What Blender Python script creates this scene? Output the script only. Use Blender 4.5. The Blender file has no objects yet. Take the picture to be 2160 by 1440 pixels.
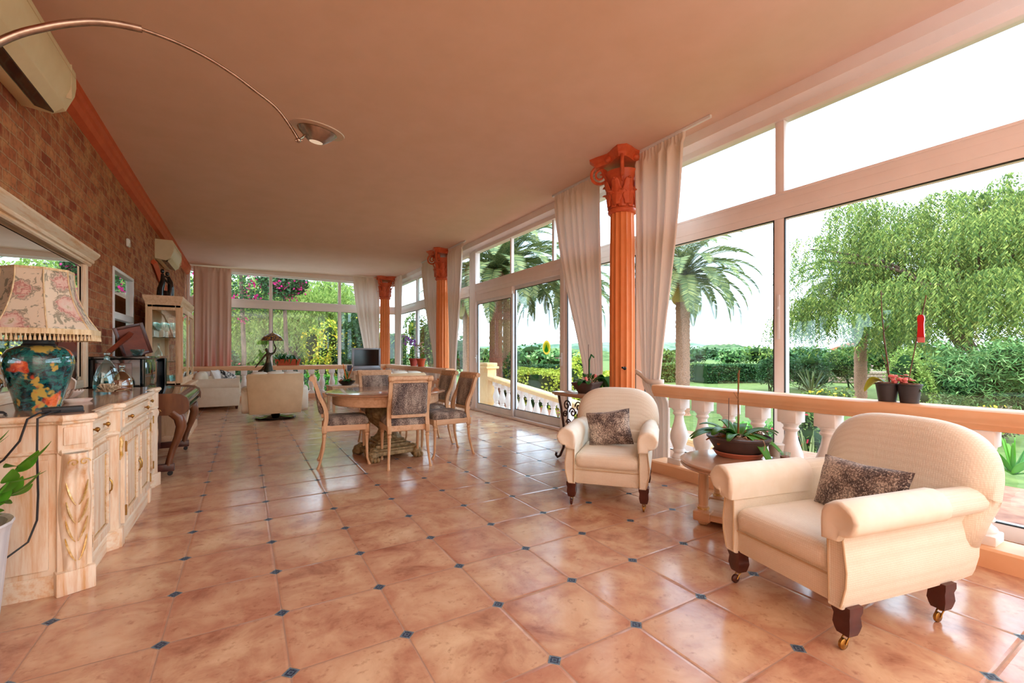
import bpy, bmesh, math, random
from mathutils import Vector, Matrix, noise as mnoise
random.seed(7)
PI=math.pi
sc=bpy.context.scene
COL=sc.collection
def S(r,g,b,a=1):
    f=lambda v:(v/255/12.92) if v/255<=.04045 else ((v/255+.055)/1.055)**2.4
    return (f(r),f(g),f(b),a)
# ---------------------------------------------------------------- materials
def newmat(name):
    m=bpy.data.materials.new(name); m.use_nodes=True
    nt=m.node_tree; nt.nodes.clear()
    o=nt.nodes.new('ShaderNodeOutputMaterial'); return m,nt,o
def nd(nt,t,**k):
    n=nt.nodes.new(t)
    for a,b in k.items():
        if a in('ins',):
            for i,v in b.items(): n.inputs[i].default_value=v
        else: setattr(n,a,b)
    return n
def M1(nt,op,a,b=None,c=None):
    n=nt.nodes.new('ShaderNodeMath'); n.operation=op
    for i,v in enumerate((a,b,c)):
        if v is None: continue
        if isinstance(v,(int,float)): n.inputs[i].default_value=v
        else: nt.links.new(v,n.inputs[i])
    return n.outputs[0]
def mixc(nt,f,a,b,bt='MIX'):
    n=nt.nodes.new('ShaderNodeMix'); n.data_type='RGBA'; n.blend_type=bt
    for s,v in((n.inputs[0],f),(n.inputs[6],a),(n.inputs[7],b)):
        if isinstance(v,(int,float)): s.default_value=v
        elif isinstance(v,tuple): s.default_value=v
        else: nt.links.new(v,s)
    return n.outputs[2]
def ramp(nt,fac,stops):
    n=nt.nodes.new('ShaderNodeValToRGB'); cr=n.color_ramp
    while len(cr.elements)<len(stops): cr.elements.new(.5)
    for e,(p,c) in zip(cr.elements,stops): e.position=p; e.color=c if isinstance(c,tuple) else (c,c,c,1)
    nt.links.new(fac,n.inputs[0]); return n.outputs[0]
def coords(nt,scale=(1,1,1),rot=(0,0,0)):
    tc=nt.nodes.new('ShaderNodeTexCoord'); mp=nt.nodes.new('ShaderNodeMapping')
    mp.inputs['Scale'].default_value=scale; mp.inputs['Rotation'].default_value=rot
    nt.links.new(tc.outputs['Object'],mp.inputs[0]); return mp.outputs[0]
def noise(nt,vec,scale,detail=3,rough=.55,dist=0):
    n=nt.nodes.new('ShaderNodeTexNoise'); n.inputs['Scale'].default_value=scale; n.inputs['Detail'].default_value=detail
    n.inputs['Roughness'].default_value=rough; n.inputs['Distortion'].default_value=dist
    nt.links.new(vec,n.inputs['Vector']); return n
def bsdf(nt,o,color,rough=.5,metal=0,spec=.5,**k):
    p=nt.nodes.new('ShaderNodeBsdfPrincipled')
    for nme,v in (('Base Color',color),('Roughness',rough),('Metallic',metal),('Specular IOR Level',spec))+tuple(k.items()):
        s=p.inputs[nme.replace('_',' ')]
        if isinstance(v,(int,float,tuple)): s.default_value=v
        else: nt.links.new(v,s)
    nt.links.new(p.outputs[0],o.inputs[0]); return p
def bump(nt,p,h,strength=.3,dist=.01):
    b=nt.nodes.new('ShaderNodeBump'); b.inputs['Strength'].default_value=strength; b.inputs['Distance'].default_value=dist
    nt.links.new(h,b.inputs['Height']); nt.links.new(b.outputs[0],p.inputs['Normal'])
def pm(name,c1,c2=None,scale=8,stretch=(1,1,1),rough=.5,metal=0,bmp=0,bdist=.005,lo=.35,hi=.65,detail=3,spec=.5,dist=0,**k):
    m,nt,o=newmat(name); v=coords(nt,stretch)
    n=noise(nt,v,scale,detail,.6,dist)
    c=ramp(nt,n.outputs[0],[(lo,c1),(hi,c2 or c1)])
    p=bsdf(nt,o,c,rough,metal,spec,**k)
    if bmp: bump(nt,p,n.outputs[0],bmp,bdist)
    return m
def leafmat(name,cs,trans=.35,rough=.6):
    m,nt,o=newmat(name)
    g=nt.nodes.new('ShaderNodeNewGeometry')
    st=[(i/max(1,len(cs)-1),c) for i,c in enumerate(cs)]
    c=ramp(nt,g.outputs['Random Per Island'],st)
    p=nt.nodes.new('ShaderNodeBsdfPrincipled'); p.inputs['Roughness'].default_value=rough; p.inputs['Specular IOR Level'].default_value=.25
    nt.links.new(c,p.inputs['Base Color'])
    t=nt.nodes.new('ShaderNodeBsdfTranslucent'); nt.links.new(c,t.inputs[0])
    mx=nt.nodes.new('ShaderNodeMixShader'); mx.inputs[0].default_value=trans
    nt.links.new(p.outputs[0],mx.inputs[1]); nt.links.new(t.outputs[0],mx.inputs[2]); nt.links.new(mx.outputs[0],o.inputs[0])
    return m
def glassmat(name,tint,ior=1.5,boost=1.0):
    m,nt,o=newmat(name)
    ge=nt.nodes.new('ShaderNodeNewGeometry'); dt=nt.nodes.new('ShaderNodeVectorMath'); dt.operation='DOT_PRODUCT'
    nt.links.new(ge.outputs['Normal'],dt.inputs[0]); nt.links.new(ge.outputs['Incoming'],dt.inputs[1])
    f0=((ior-1)/(ior+1))**2
    sch=M1(nt,'ADD',f0,M1(nt,'MULTIPLY',1-f0,M1(nt,'POWER',M1(nt,'SUBTRACT',1,M1(nt,'MINIMUM',M1(nt,'ABSOLUTE',dt.outputs['Value']),1)),5)))
    t=nt.nodes.new('ShaderNodeBsdfTransparent'); t.inputs[0].default_value=tint
    g=nt.nodes.new('ShaderNodeBsdfGlossy'); g.inputs['Roughness'].default_value=.0; g.inputs[0].default_value=(.9,1,.98,1)
    fac=M1(nt,'MINIMUM',M1(nt,'MULTIPLY',sch,boost*1.4),1.0)
    mx=nt.nodes.new('ShaderNodeMixShader'); nt.links.new(fac,mx.inputs[0])
    nt.links.new(t.outputs[0],mx.inputs[1]); nt.links.new(g.outputs[0],mx.inputs[2]); nt.links.new(mx.outputs[0],o.inputs[0])
    return m
def floormat():
    m,nt,o=newmat('terracotta tiles')
    tc=nt.nodes.new('ShaderNodeTexCoord'); sx=nt.nodes.new('ShaderNodeSeparateXYZ'); nt.links.new(tc.outputs['Object'],sx.inputs[0])
    u=M1(nt,'DIVIDE',M1(nt,'SUBTRACT',sx.outputs[0],.149),.4425)
    v=M1(nt,'DIVIDE',M1(nt,'SUBTRACT',sx.outputs[1],1.857),.449)
    du=M1(nt,'ABSOLUTE',M1(nt,'SUBTRACT',u,M1(nt,'ROUND',u))); dv=M1(nt,'ABSOLUTE',M1(nt,'SUBTRACT',v,M1(nt,'ROUND',v)))
    # grout widens a little near the corners because each tile corner is cut round
    near=M1(nt,'MAXIMUM',M1(nt,'SUBTRACT',.14,M1(nt,'MAXIMUM',du,dv)),0)
    w=M1(nt,'ADD',.0075,M1(nt,'MULTIPLY',near,.10))
    mn=M1(nt,'MINIMUM',du,dv)
    grout=M1(nt,'LESS_THAN',mn,w)
    cd=M1(nt,'ADD',du,dv)
    dia_g=M1(nt,'LESS_THAN',cd,.088); dia=M1(nt,'LESS_THAN',cd,.074)
    pat=M1(nt,'LESS_THAN',M1(nt,'ABSOLUTE',M1(nt,'SUBTRACT',cd,.040)),.012)
    pat2=M1(nt,'LESS_THAN',cd,.018)
    comb=nt.nodes.new('ShaderNodeCombineXYZ'); nt.links.new(M1(nt,'FLOOR',u),comb.inputs[0]); nt.links.new(M1(nt,'FLOOR',v),comb.inputs[1])
    wn=nt.nodes.new('ShaderNodeTexWhiteNoise'); wn.noise_dimensions='3D'; nt.links.new(comb.outputs[0],wn.inputs[0])
    addv=nt.nodes.new('ShaderNodeVectorMath'); addv.operation='MULTIPLY_ADD'; addv.inputs[1].default_value=(9,9,9)
    nt.links.new(wn.outputs['Color'],addv.inputs[0]); nt.links.new(tc.outputs['Object'],addv.inputs[2])
    mp=nt.nodes.new('ShaderNodeMapping'); mp.inputs['Scale'].default_value=(1,1.0,1); nt.links.new(addv.outputs[0],mp.inputs[0])
    n1=noise(nt,mp.outputs[0],4.2,5,.62,.4); n2=noise(nt,mp.outputs[0],26,4,.6)
    c=ramp(nt,n1.outputs[0],[(.28,S(150,102,80)),(.40,S(196,150,120)),(.52,S(218,182,146)),(.68,S(234,206,168))])
    c=mixc(nt,M1(nt,'MULTIPLY',wn.outputs['Value'],.35),c,S(192,128,104))
    # redder toward the edges of each tile
    edge=M1(nt,'SUBTRACT',1,M1(nt,'MULTIPLY',M1(nt,'MINIMUM',mn,.2),5))
    c=mixc(nt,M1(nt,'MULTIPLY',M1(nt,'MAXIMUM',edge,0),.35),c,S(180,116,92))
    c=mixc(nt,ramp(nt,n2.outputs[0],[(.58,0.),(.72,.5)]),c,S(150,92,66))
    c=mixc(nt,grout,c,S(178,142,118))
    c=mixc(nt,dia_g,c,S(190,150,118)); dc=mixc(nt,pat,S(104,124,138),S(44,58,84)); dc=mixc(nt,pat2,dc,S(40,56,84))
    c=mixc(nt,dia,c,dc)
    r=M1(nt,'ADD',M1(nt,'MULTIPLY',n2.outputs[0],.16),.10); r=M1(nt,'ADD',r,M1(nt,'MULTIPLY',grout,.4))
    p=bsdf(nt,o,c,r,0,.6)
    n3=noise(nt,tc.outputs['Object'],3.5,2)
    h=M1(nt,'ADD',M1(nt,'MULTIPLY',M1(nt,'MINIMUM',mn,.03),30),M1(nt,'MULTIPLY',n3.outputs[0],.9))
    bump(nt,p,h,.35,.004)
    return m
def brickmat():
    m,nt,o=newmat('old brick')
    tc=nt.nodes.new('ShaderNodeTexCoord'); sx=nt.nodes.new('ShaderNodeSeparateXYZ'); nt.links.new(tc.outputs['Object'],sx.inputs[0])
    cb=nt.nodes.new('ShaderNodeCombineXYZ'); nt.links.new(sx.outputs[1],cb.inputs[0]); nt.links.new(sx.outputs[2],cb.inputs[1])
    nn=noise(nt,cb.outputs[0],7,2); va=nt.nodes.new('ShaderNodeVectorMath'); va.operation='MULTIPLY_ADD'; va.inputs[1].default_value=(.022,.022,0)
    nt.links.new(nn.outputs['Color'],va.inputs[0]); nt.links.new(cb.outputs[0],va.inputs[2])
    b=nt.nodes.new('ShaderNodeTexBrick'); nt.links.new(va.outputs[0],b.inputs['Vector'])
    b.inputs['Scale'].default_value=1; b.inputs['Brick Width'].default_value=.20; b.inputs['Row Height'].default_value=.086
    b.inputs['Mortar Size'].default_value=.008; b.inputs['Mortar Smooth'].default_value=.4; b.inputs['Bias'].default_value=-.1
    b.inputs['Color1'].default_value=S(150,74,50); b.inputs['Color2'].default_value=S(196,128,84); b.inputs['Mortar'].default_value=S(182,142,106)
    n2=noise(nt,cb.outputs[0],6,3,.6); n3=noise(nt,cb.outputs[0],30,3)
    c=mixc(nt,ramp(nt,n2.outputs[0],[(.48,0.),(.66,.7)]),b.outputs[0],S(206,156,106))
    c=mixc(nt,ramp(nt,n2.outputs[0],[(.34,.5),(.44,0.)]),c,S(124,66,48))
    c=mixc(nt,ramp(nt,n3.outputs[0],[(.50,0.),(.68,.55)]),c,S(112,76,56))
    p=bsdf(nt,o,c,.85,0,.25)
    h=M1(nt,'ADD',M1(nt,'MULTIPLY',b.outputs[1],-1),M1(nt,'MULTIPLY',n3.outputs[0],.7)); bump(nt,p,h,.8,.012)
    return m
def furmat(name,stripe=True,sc_=1):
    m,nt,o=newmat(name); v=coords(nt)
    a=noise(nt,coords(nt,(1,1,.25)) if stripe else v,9,2,.5,.3); b=noise(nt,v,150*sc_,2,.7)
    base=ramp(nt,a.outputs[0],[(.38,S(100,90,90)),(.5,S(160,144,134)),(.62,S(214,202,188))])
    c=mixc(nt,ramp(nt,b.outputs[0],[(.42,.7),(.56,0.)]),base,S(50,38,38))
    c=mixc(nt,ramp(nt,b.outputs[0],[(.54,0.),(.68,.8)]),c,S(226,214,198))
    p=bsdf(nt,o,c,.85,0,.15,Sheen_Weight=.3); bump(nt,p,b.outputs[0],.8,.008); return m
def whitewash(name,base,streak,axis='z',amt=.8):
    m,nt,o=newmat(name)
    s={'z':(9,9,.8),'y':(9,.8,9),'x':(.8,9,9)}[axis]
    v=coords(nt,s); n=noise(nt,v,3.2,5,.65,.2); n2=noise(nt,v,12,3)
    c=ramp(nt,n.outputs[0],[(.45,base),(.72,streak)])
    c=mixc(nt,ramp(nt,n2.outputs[0],[(.52,0.),(.75,amt*.45)]),c,streak)
    p=bsdf(nt,o,c,.5,0,.4); bump(nt,p,n2.outputs[0],.15,.002); return m
def weavemat(name,c1,c2):
    m,nt,o=newmat(name); v=coords(nt); k=nt.nodes.new('ShaderNodeTexChecker')
    w=nt.nodes.new('ShaderNodeTexVoronoi'); w.inputs['Scale'].default_value=110; w.inputs['Randomness'].default_value=.15; nt.links.new(v,w.inputs['Vector'])
    n=noise(nt,v,5,3)
    c=ramp(nt,n.outputs[0],[(.35,c1),(.65,c2)])
    c=mixc(nt,ramp(nt,w.outputs[0],[(.2,0.),(.7,.28)]),c,S(196,178,150))
    p=bsdf(nt,o,c,.8,0,.2,Sheen_Weight=.15); bump(nt,p,w.outputs[0],.35,.004); return m
def vasemat():
    m,nt,o=newmat('painted glazed vase'); v=coords(nt)
    n=noise(nt,coords(nt,(1,1,1.5)),16,5,.7,.6); n2=noise(nt,v,9,3,.6,.2); n3=noise(nt,coords(nt,(1,1,1)),7.5,2,.4)
    c=ramp(nt,n.outputs[0],[(.36,S(14,22,30)),(.46,S(20,70,76)),(.54,S(40,120,112)),(.62,S(24,52,40)),(.7,S(16,22,26))])
    c=mixc(nt,ramp(nt,n2.outputs[0],[(.56,0.),(.6,1.)]),c,S(196,164,74))
    c=mixc(nt,ramp(nt,n3.outputs[0],[(.61,0.),(.64,1.)]),c,ramp(nt,n.outputs[0],[(.4,S(190,50,24)),(.6,S(240,120,60))]))
    bsdf(nt,o,c,.08,0,.6,Coat_Weight=.6); return m
def shademat():
    m,nt,o=newmat('floral shade fabric'); v=coords(nt)
    vo=nt.nodes.new('ShaderNodeTexVoronoi'); vo.inputs['Scale'].default_value=5.2; nt.links.new(v,vo.inputs['Vector'])
    n=noise(nt,v,30,4,.6,.8); n2=noise(nt,v,14,4,.6,1.2)
    d=M1(nt,'ADD',vo.outputs[0],M1(nt,'MULTIPLY',M1(nt,'SUBTRACT',n.outputs[0],.5),.5))
    fl=ramp(nt,d,[(.06,S(196,180,130)),(.12,S(250,236,222)),(.26,S(246,214,200)),(.31,S(206,140,130)),(.35,S(244,222,204)),(.42,S(150,140,112))])
    lf=ramp(nt,n2.outputs[0],[(.56,0.),(.6,.75)])
    base=mixc(nt,lf,S(252,240,218),S(150,148,122))
    isf=ramp(nt,M1(nt,'ADD',d,0),[(.40,1.),(.45,0.)])
    c=mixc(nt,isf,base,fl)
    p=nt.nodes.new('ShaderNodeBsdfPrincipled'); nt.links.new(c,p.inputs['Base Color']); p.inputs['Roughness'].default_value=.8
    t=nt.nodes.new('ShaderNodeBsdfTranslucent'); nt.links.new(c,t.inputs[0]); mx=nt.nodes.new('ShaderNodeMixShader'); mx.inputs[0].default_value=.35
    nt.links.new(p.outputs[0],mx.inputs[1]); nt.links.new(t.outputs[0],mx.inputs[2]); nt.links.new(mx.outputs[0],o.inputs[0]); return m
# ---------------------------------------------------------------- mesh builder
class MB:
    def __init__(s): s.v=[]; s.f=[]
    def add(s,vs,fs,M=None):
        b=len(s.v); s.v+= [tuple(M@Vector(p)) for p in vs] if M else [tuple(p) for p in vs]
        s.f+=[tuple(i+b for i in f) for f in fs]; return s
    def box(s,x0,x1,y0,y1,z0,z1,bev=0,M=None,seg=2):
        if x0>x1:x0,x1=x1,x0
        if y0>y1:y0,y1=y1,y0
        if z0>z1:z0,z1=z1,z0
        vs=[(x,y,z) for z in(z0,z1) for y in(y0,y1) for x in(x0,x1)]
        fs=[(0,2,3,1),(4,5,7,6),(0,1,5,4),(2,6,7,3),(0,4,6,2),(1,3,7,5)]
        if not bev: return s.add(vs,fs,M)
        bm=bmesh.new(); bv=[bm.verts.new(p) for p in vs]
        for f in fs: bm.faces.new([bv[i] for i in f])
        bmesh.ops.bevel(bm,geom=bm.edges[:],offset=bev,segments=seg,profile=.5,affect='EDGES')
        bm.verts.index_update()
        s.add([v.co[:] for v in bm.verts],[[v.index for v in f.verts] for f in bm.faces],M); bm.free(); return s
    def rings(s,rs,closed=True,cap0=True,cap1=True,M=None):
        n=len(rs[0]); vs=[p for r in rs for p in r]; fs=[]
        for i in range(len(rs)-1):
            for j in range(n if closed else n-1):
                k=(j+1)%n; fs.append((i*n+j,i*n+k,(i+1)*n+k,(i+1)*n+j))
        if closed and cap0: fs.append(tuple(range(n))[::-1])
        if closed and cap1: fs.append(tuple((len(rs)-1)*n+j for j in range(n)))
        return s.add(vs,fs,M)
    def lathe(s,prof,c=(0,0,0),seg=24,mod=None,M=None):
        rs=[]
        for r,z in prof:
            rs.append([(c[0]+(r*(mod(2*PI*j/seg,z) if mod else 1))*math.cos(2*PI*j/seg),c[1]+(r*(mod(2*PI*j/seg,z) if mod else 1))*math.sin(2*PI*j/seg),c[2]+z) for j in range(seg)])
        return s.rings(rs,M=M)
    def tube(s,pts,r,seg=8,M=None):
        pts=[Vector(p) for p in pts]; n=len(pts); rr=r if isinstance(r,(list,tuple)) else [r]*n
        rs=[]; up=None
        for i,p in enumerate(pts):
            t=(pts[min(i+1,n-1)]-pts[max(i-1,0)]).normalized()
            if up is None:
                up=Vector((0,0,1)) if abs(t.z)<.9 else Vector((1,0,0))
            a=t.cross(up); a=a.normalized() if a.length>1e-5 else Vector((1,0,0)); b=a.cross(t).normalized(); up=b
            rs.append([tuple(p+(a*math.cos(2*PI*j/seg)+b*math.sin(2*PI*j/seg))*rr[i]) for j in range(seg)])
        return s.rings(rs,M=M)
    def prism(s,poly,axis,a0,a1,M=None):
        """poly: 2-d outline in the two other axes"""
        def P(u,v,w): return {'x':(w,u,v),'y':(u,w,v),'z':(u,v,w)}[axis]
        return s.rings([[P(u,v,a0) for u,v in poly],[P(u,v,a1) for u,v in poly]],M=M)
    def puffy(s,outline,layers,axis='y',M=None):
        """outline (u,v) scaled about its centre through layers [(w,scale)] ; soft slab"""
        cu=sum(p[0] for p in outline)/len(outline); cv=sum(p[1] for p in outline)/len(outline)
        def P(u,v,w): return {'x':(w,u,v),'y':(u,w,v),'z':(u,v,w)}[axis]
        rs=[[P(cu+(u-cu)*k,cv+(v-cv)*k,w) for u,v in outline] for w,k in layers]
        return s.rings(rs,M=M)
    def ell(s,c,r,e=1.0,seg=20,ring=12,M=None):
        """superellipsoid"""
        def sp(v,p): return math.copysign(abs(v)**p,v)
        rs=[]
        for i in range(ring+1):
            a=-PI/2+PI*i/ring; ca=max(abs(math.cos(a)),.02)**e; sa=sp(math.sin(a),e)
            rs.append([(c[0]+r[0]*ca*sp(math.cos(2*PI*j/seg),e),c[1]+r[1]*ca*sp(math.sin(2*PI*j/seg),e),c[2]+r[2]*sa) for j in range(seg)])
        return s.rings(rs,M=M)
    def grid(s,nu,nv,fn,M=None):
        vs=[fn(i/(nu-1),j/(nv-1)) for j in range(nv) for i in range(nu)]
        fs=[(j*nu+i,j*nu+i+1,(j+1)*nu+i+1,(j+1)*nu+i) for j in range(nv-1) for i in range(nu-1)]
        return s.add(vs,fs,M)
    def quad(s,a,b,c,d): return s.add([a,b,c,d],[(0,1,2,3)])
def build(name,mb,mat,parent=None,smooth=True,angle=40,loc=None,rotz=0,subd=0,solid=0):
    me=bpy.data.meshes.new(name); me.from_pydata(mb.v,[],mb.f); me.update()
    if isinstance(mat,(list,tuple)):
        for m_ in mat: me.materials.append(m_)
    else: me.materials.append(mat)
    if smooth:
        me.shade_smooth()
        try: me.set_sharp_from_angle(angle=math.radians(angle))
        except Exception: pass
    o=bpy.data.objects.new(name,me); COL.objects.link(o)
    if parent: o.parent=parent
    if loc: o.location=loc
    if rotz: o.rotation_euler=(0,0,rotz)
    if solid:
        sm=o.modifiers.new('s','SOLIDIFY'); sm.thickness=solid; sm.offset=0
    if subd:
        sb=o.modifiers.new('sub','SUBSURF'); sb.levels=subd; sb.render_levels=subd
    return o
def tag(o,label,cat,group=None,kind=None):
    if label:o['label']=label
    if cat:o['category']=cat
    if group:o['group']=group
    if kind:o['kind']=kind
    return o
def thing(name,label,cat,loc=(0,0,0),rotz=0,group=None):
    o=bpy.data.objects.new(name,None); COL.objects.link(o); o.location=loc; o.rotation_euler=(0,0,rotz); o.empty_display_size=.1
    return tag(o,label,cat,group)
def struct(name,mb,mat,**k):
    o=build(name,mb,mat,**k); o['kind']='structure'; return o
def dup(root,loc,rotz,label,group=None):
    r=root.copy(); COL.objects.link(r); r.location=loc; r.rotation_euler=(0,0,rotz); r['label']=label
    if group:r['group']=group
    for ch in list(root.children):
        c=ch.copy(); COL.objects.link(c); c.parent=r
        for g in list(ch.children):
            d=g.copy(); COL.objects.link(d); d.parent=c
    return r
def face(dx,dy): return math.atan2(dy,dx)+PI/2     # local front is -y
def T(x,y,z): return Matrix.Translation((x,y,z))
def R(a,ax): return Matrix.Rotation(a,4,ax)
def smooth01(t): t=max(0,min(1,t)); return t*t*(3-2*t)
def roundrect(w,h,r,n=5,cx=0,cy=0):
    o=[]
    for sx,sy,a0 in((1,-1,-PI/2),(1,1,0),(-1,1,PI/2),(-1,-1,PI)):
        for i in range(n+1):
            a=a0+PI/2*i/n; o.append((cx+sx*(w/2-r)+r*math.cos(a),cy+sy*(h/2-r)+r*math.sin(a)))
    return o
# palette
m_floor=floormat(); m_brick=brickmat()
m_ceil=pm('ceiling plaster',S(228,198,178),S(232,202,184),3,rough=.9,bmp=.05,bdist=.002,spec=.1)
m_wallcream=pm('cream plaster',S(226,200,172),S(232,208,182),5,rough=.9,bmp=.1,spec=.1)
m_beam=pm('orange painted beam',S(196,84,40),S(206,94,48),6,rough=.6)
m_col=pm('orange column paint',S(236,142,76),S(240,150,86),5,rough=.5,bmp=.08)
m_cap=pm('orange capital paint',S(204,88,44),S(218,104,56),14,rough=.45,bmp=.2)
m_pvc=pm('pinkish white frame',S(240,232,230),S(244,236,234),4,rough=.35)
m_steel_fr=pm('pale aluminium frame',S(226,228,232),S(236,238,240),4,rough=.3)
m_rail=pm('orange rail plaster',S(236,182,136),S(240,190,146),5,rough=.45,bmp=.05)
m_balu=pm('white cast stone',S(240,232,226),S(246,240,236),9,rough=.7,bmp=.12)
def clothmat(name,c,tr):
    m,nt,o=newmat(name); n=noise(nt,coords(nt,(1,1,.1)),6,3); cc=ramp(nt,n.outputs[0],[(.35,c),(.65,tuple(min(1,v*1.05) for v in c[:3])+(1,))])
    p=nt.nodes.new('ShaderNodeBsdfPrincipled'); p.inputs['Roughness'].default_value=.9; p.inputs['Specular IOR Level'].default_value=.1; nt.links.new(cc,p.inputs['Base Color'])
    t=nt.nodes.new('ShaderNodeBsdfTranslucent'); nt.links.new(cc,t.inputs[0]); mx=nt.nodes.new('ShaderNodeMixShader'); mx.inputs[0].default_value=tr
    nt.links.new(p.outputs[0],mx.inputs[1]); nt.links.new(t.outputs[0],mx.inputs[2]); nt.links.new(mx.outputs[0],o.inputs[0]); return m
m_curt=clothmat('ivory curtain cloth',S(238,226,216),.10)
m_curtf=pm('pink striped curtain cloth',S(226,196,184),S(236,214,200),4,rough=.9,spec=.1)
m_cream=weavemat('cream woven upholstery',S(246,243,230),S(242,237,222))
m_cream2=pm('cream smooth cover',S(246,243,230),S(240,234,216),7,rough=.8,bmp=.12,bdist=.01,spec=.2)
m_seam=pm('seam piping',S(212,192,158),rough=.8)
m_tan=pm('tan leather cover',S(222,192,150),S(212,180,138),5,rough=.6,bmp=.15,bdist=.02)
m_fur=furmat('mottled fur fabric'); m_fur2=furmat('mottled plush cushion',False,.8)
m_wood=whitewash('limed oak',S(226,190,150),S(196,150,106))
m_wood_y=whitewash('limed oak along',S(228,194,158),S(200,156,114),'y')
m_wash=whitewash('whitewashed pine',S(246,226,200),S(222,170,112))
m_wash_y=whitewash('whitewashed pine along',S(246,228,202),S(226,176,118),'y')
m_top=pm('polished greyed top',S(176,140,112),S(196,160,130),6,stretch=(1,.2,1),rough=.12,spec=.7)
m_gold=pm('worn gilding',S(206,160,66),S(240,214,160),40,rough=.4,metal=.4,bmp=.3)
m_brass=pm('aged brass',S(186,142,70),S(150,108,48),20,rough=.3,metal=.9)
m_darkwood=pm('dark mahogany',S(70,34,28),S(92,46,36),14,stretch=(1,1,.3),rough=.3)
m_midwood=pm('reddish mahogany',S(136,66,44),S(112,52,36),10,stretch=(.3,1,1),rough=.3)
m_pianow=pm('walnut piano leg',S(132,82,48),S(100,58,36),10,stretch=(1,1,.2),rough=.25)
m_black=pm('gloss black lacquer',S(16,16,18),rough=.06,spec=.6)
m_blackm=pm('matt black plastic',S(26,26,28),S(34,34,36),rough=.5)
m_iron=pm('dark cast iron',S(56,34,30),S(74,46,40),20,rough=.5,metal=.4,bmp=.2)
m_bronze=pm('dark bronze',S(58,48,36),S(88,72,48),12,rough=.35,metal=.7)
m_nickel=pm('brushed nickel',S(176,164,150),S(150,138,126),30,rough=.25,metal=1)
m_ac=pm('cream plastic',S(222,206,168),S(214,196,156),4,rough=.45)
m_terra=pm('terracotta pot',S(206,92,52),S(190,80,46),8,rough=.8)
m_terra2=pm('salmon plastic saucer',S(206,128,104),rough=.5)
m_potb=pm('brown plastic pot',S(84,66,62),S(72,56,54),8,rough=.5)
m_potk=pm('charcoal plastic pot',S(52,48,52),S(62,58,60),9,rough=.55)
m_potw=pm('white ribbed ceramic',S(226,222,220),S(206,202,202),7,stretch=(6,6,.6),rough=.6,bmp=.1)
m_soil=pm('bark and soil',S(74,50,36),S(140,104,74),60,rough=.95,bmp=.8)
m_root=pm('pale roots',S(196,166,130),S(150,112,82),30,rough=.8)
m_glass=glassmat('window glass',(.965,.99,.975,1),1.5,1.0)
m_mirror=pm('mirror silver',S(236,238,236),rough=.0,metal=1)
m_clear=glassmat('clear glassware',(.9,.97,.97,1),1.5,2.6)
m_aqua=glassmat('aqua bottle glass',(.62,.84,.86,1),1.5,2.2)
m_amber=glassmat('smoky amber bottle glass',(.78,.6,.42,1),1.5,2.2)
m_screen=pm('black screen',S(6,6,8),rough=.12)
m_silver=pm('silver plastic',S(150,150,156),S(140,140,148),rough=.35,metal=.3)
m_shell=pm('pearly shell',S(238,222,204),S(226,196,180),14,rough=.25)
m_vase=vasemat(); m_shade=shademat()
m_fringe=pm('cream tassel fringe',S(240,220,180),S(206,176,126),60,stretch=(1,1,.2),rough=.9,bmp=.5)
m_red=pm('bright red plastic',S(206,30,34),rough=.3)
m_pink=pm('pink dried petals',S(236,140,136),S(214,110,108),30,rough=.8)
m_wax=pm('dark red wax',S(150,54,52),rough=.4)
m_white=pm('white paper',S(240,238,234),rough=.8)
m_lf_orchid=leafmat('orchid leaf',[S(40,84,34),S(66,118,44),S(104,150,52)],.2,.35)
m_lf_dark=leafmat('deep green leaf',[S(24,66,26),S(44,98,34),S(60,124,40)],.2,.35)
m_lf_bright=leafmat('fresh green leaf',[S(62,120,28),S(96,160,40),S(120,176,52)],.3,.35)
m_lf_edge=leafmat('yellow edged leaf',[S(170,176,40),S(206,206,70)],.3,.4)
m_lf_or=leafmat('orange withered leaf',[S(214,118,32),S(190,96,28)],.2,.6)
# ================================================================ room shell
GX=4.2; FY=14.0; YB=-4.0; WX=-1.25
def cz(x): return 3.38+(x+1.2)*.022
struct('floor',MB().box(WX-.1,GX+.06,YB,FY+.06,-.12,0),m_floor,smooth=False)
b=MB(); b.prism([(WX-.25,cz(WX-.25)),(GX+.45,cz(GX+.45)),(GX+.45,cz(GX+.45)+.2),(WX-.25,cz(WX-.25)+.2)],'y',YB-.2,FY+.35)
struct('ceiling',b,m_ceil,smooth=False)
# brick wall on the left with a window opening
b=MB(); wy0,wy1,wz0,wz1=6.52,7.56,.98,2.16
for a in((YB,wy0,-.12,3.5),(wy1,FY+.1,-.12,3.5),(wy0,wy1,-.12,wz0),(wy0,wy1,wz1,3.5)): b.box(WX-.2,WX,a[0],a[1],a[2],min(a[3],3.36))
struct('wall_left',b,m_brick,smooth=False)
struct('wall_back',MB().box(WX-.2,GX+.1,YB-.12,YB,-.12,3.5),m_wallcream,smooth=False)
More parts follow.
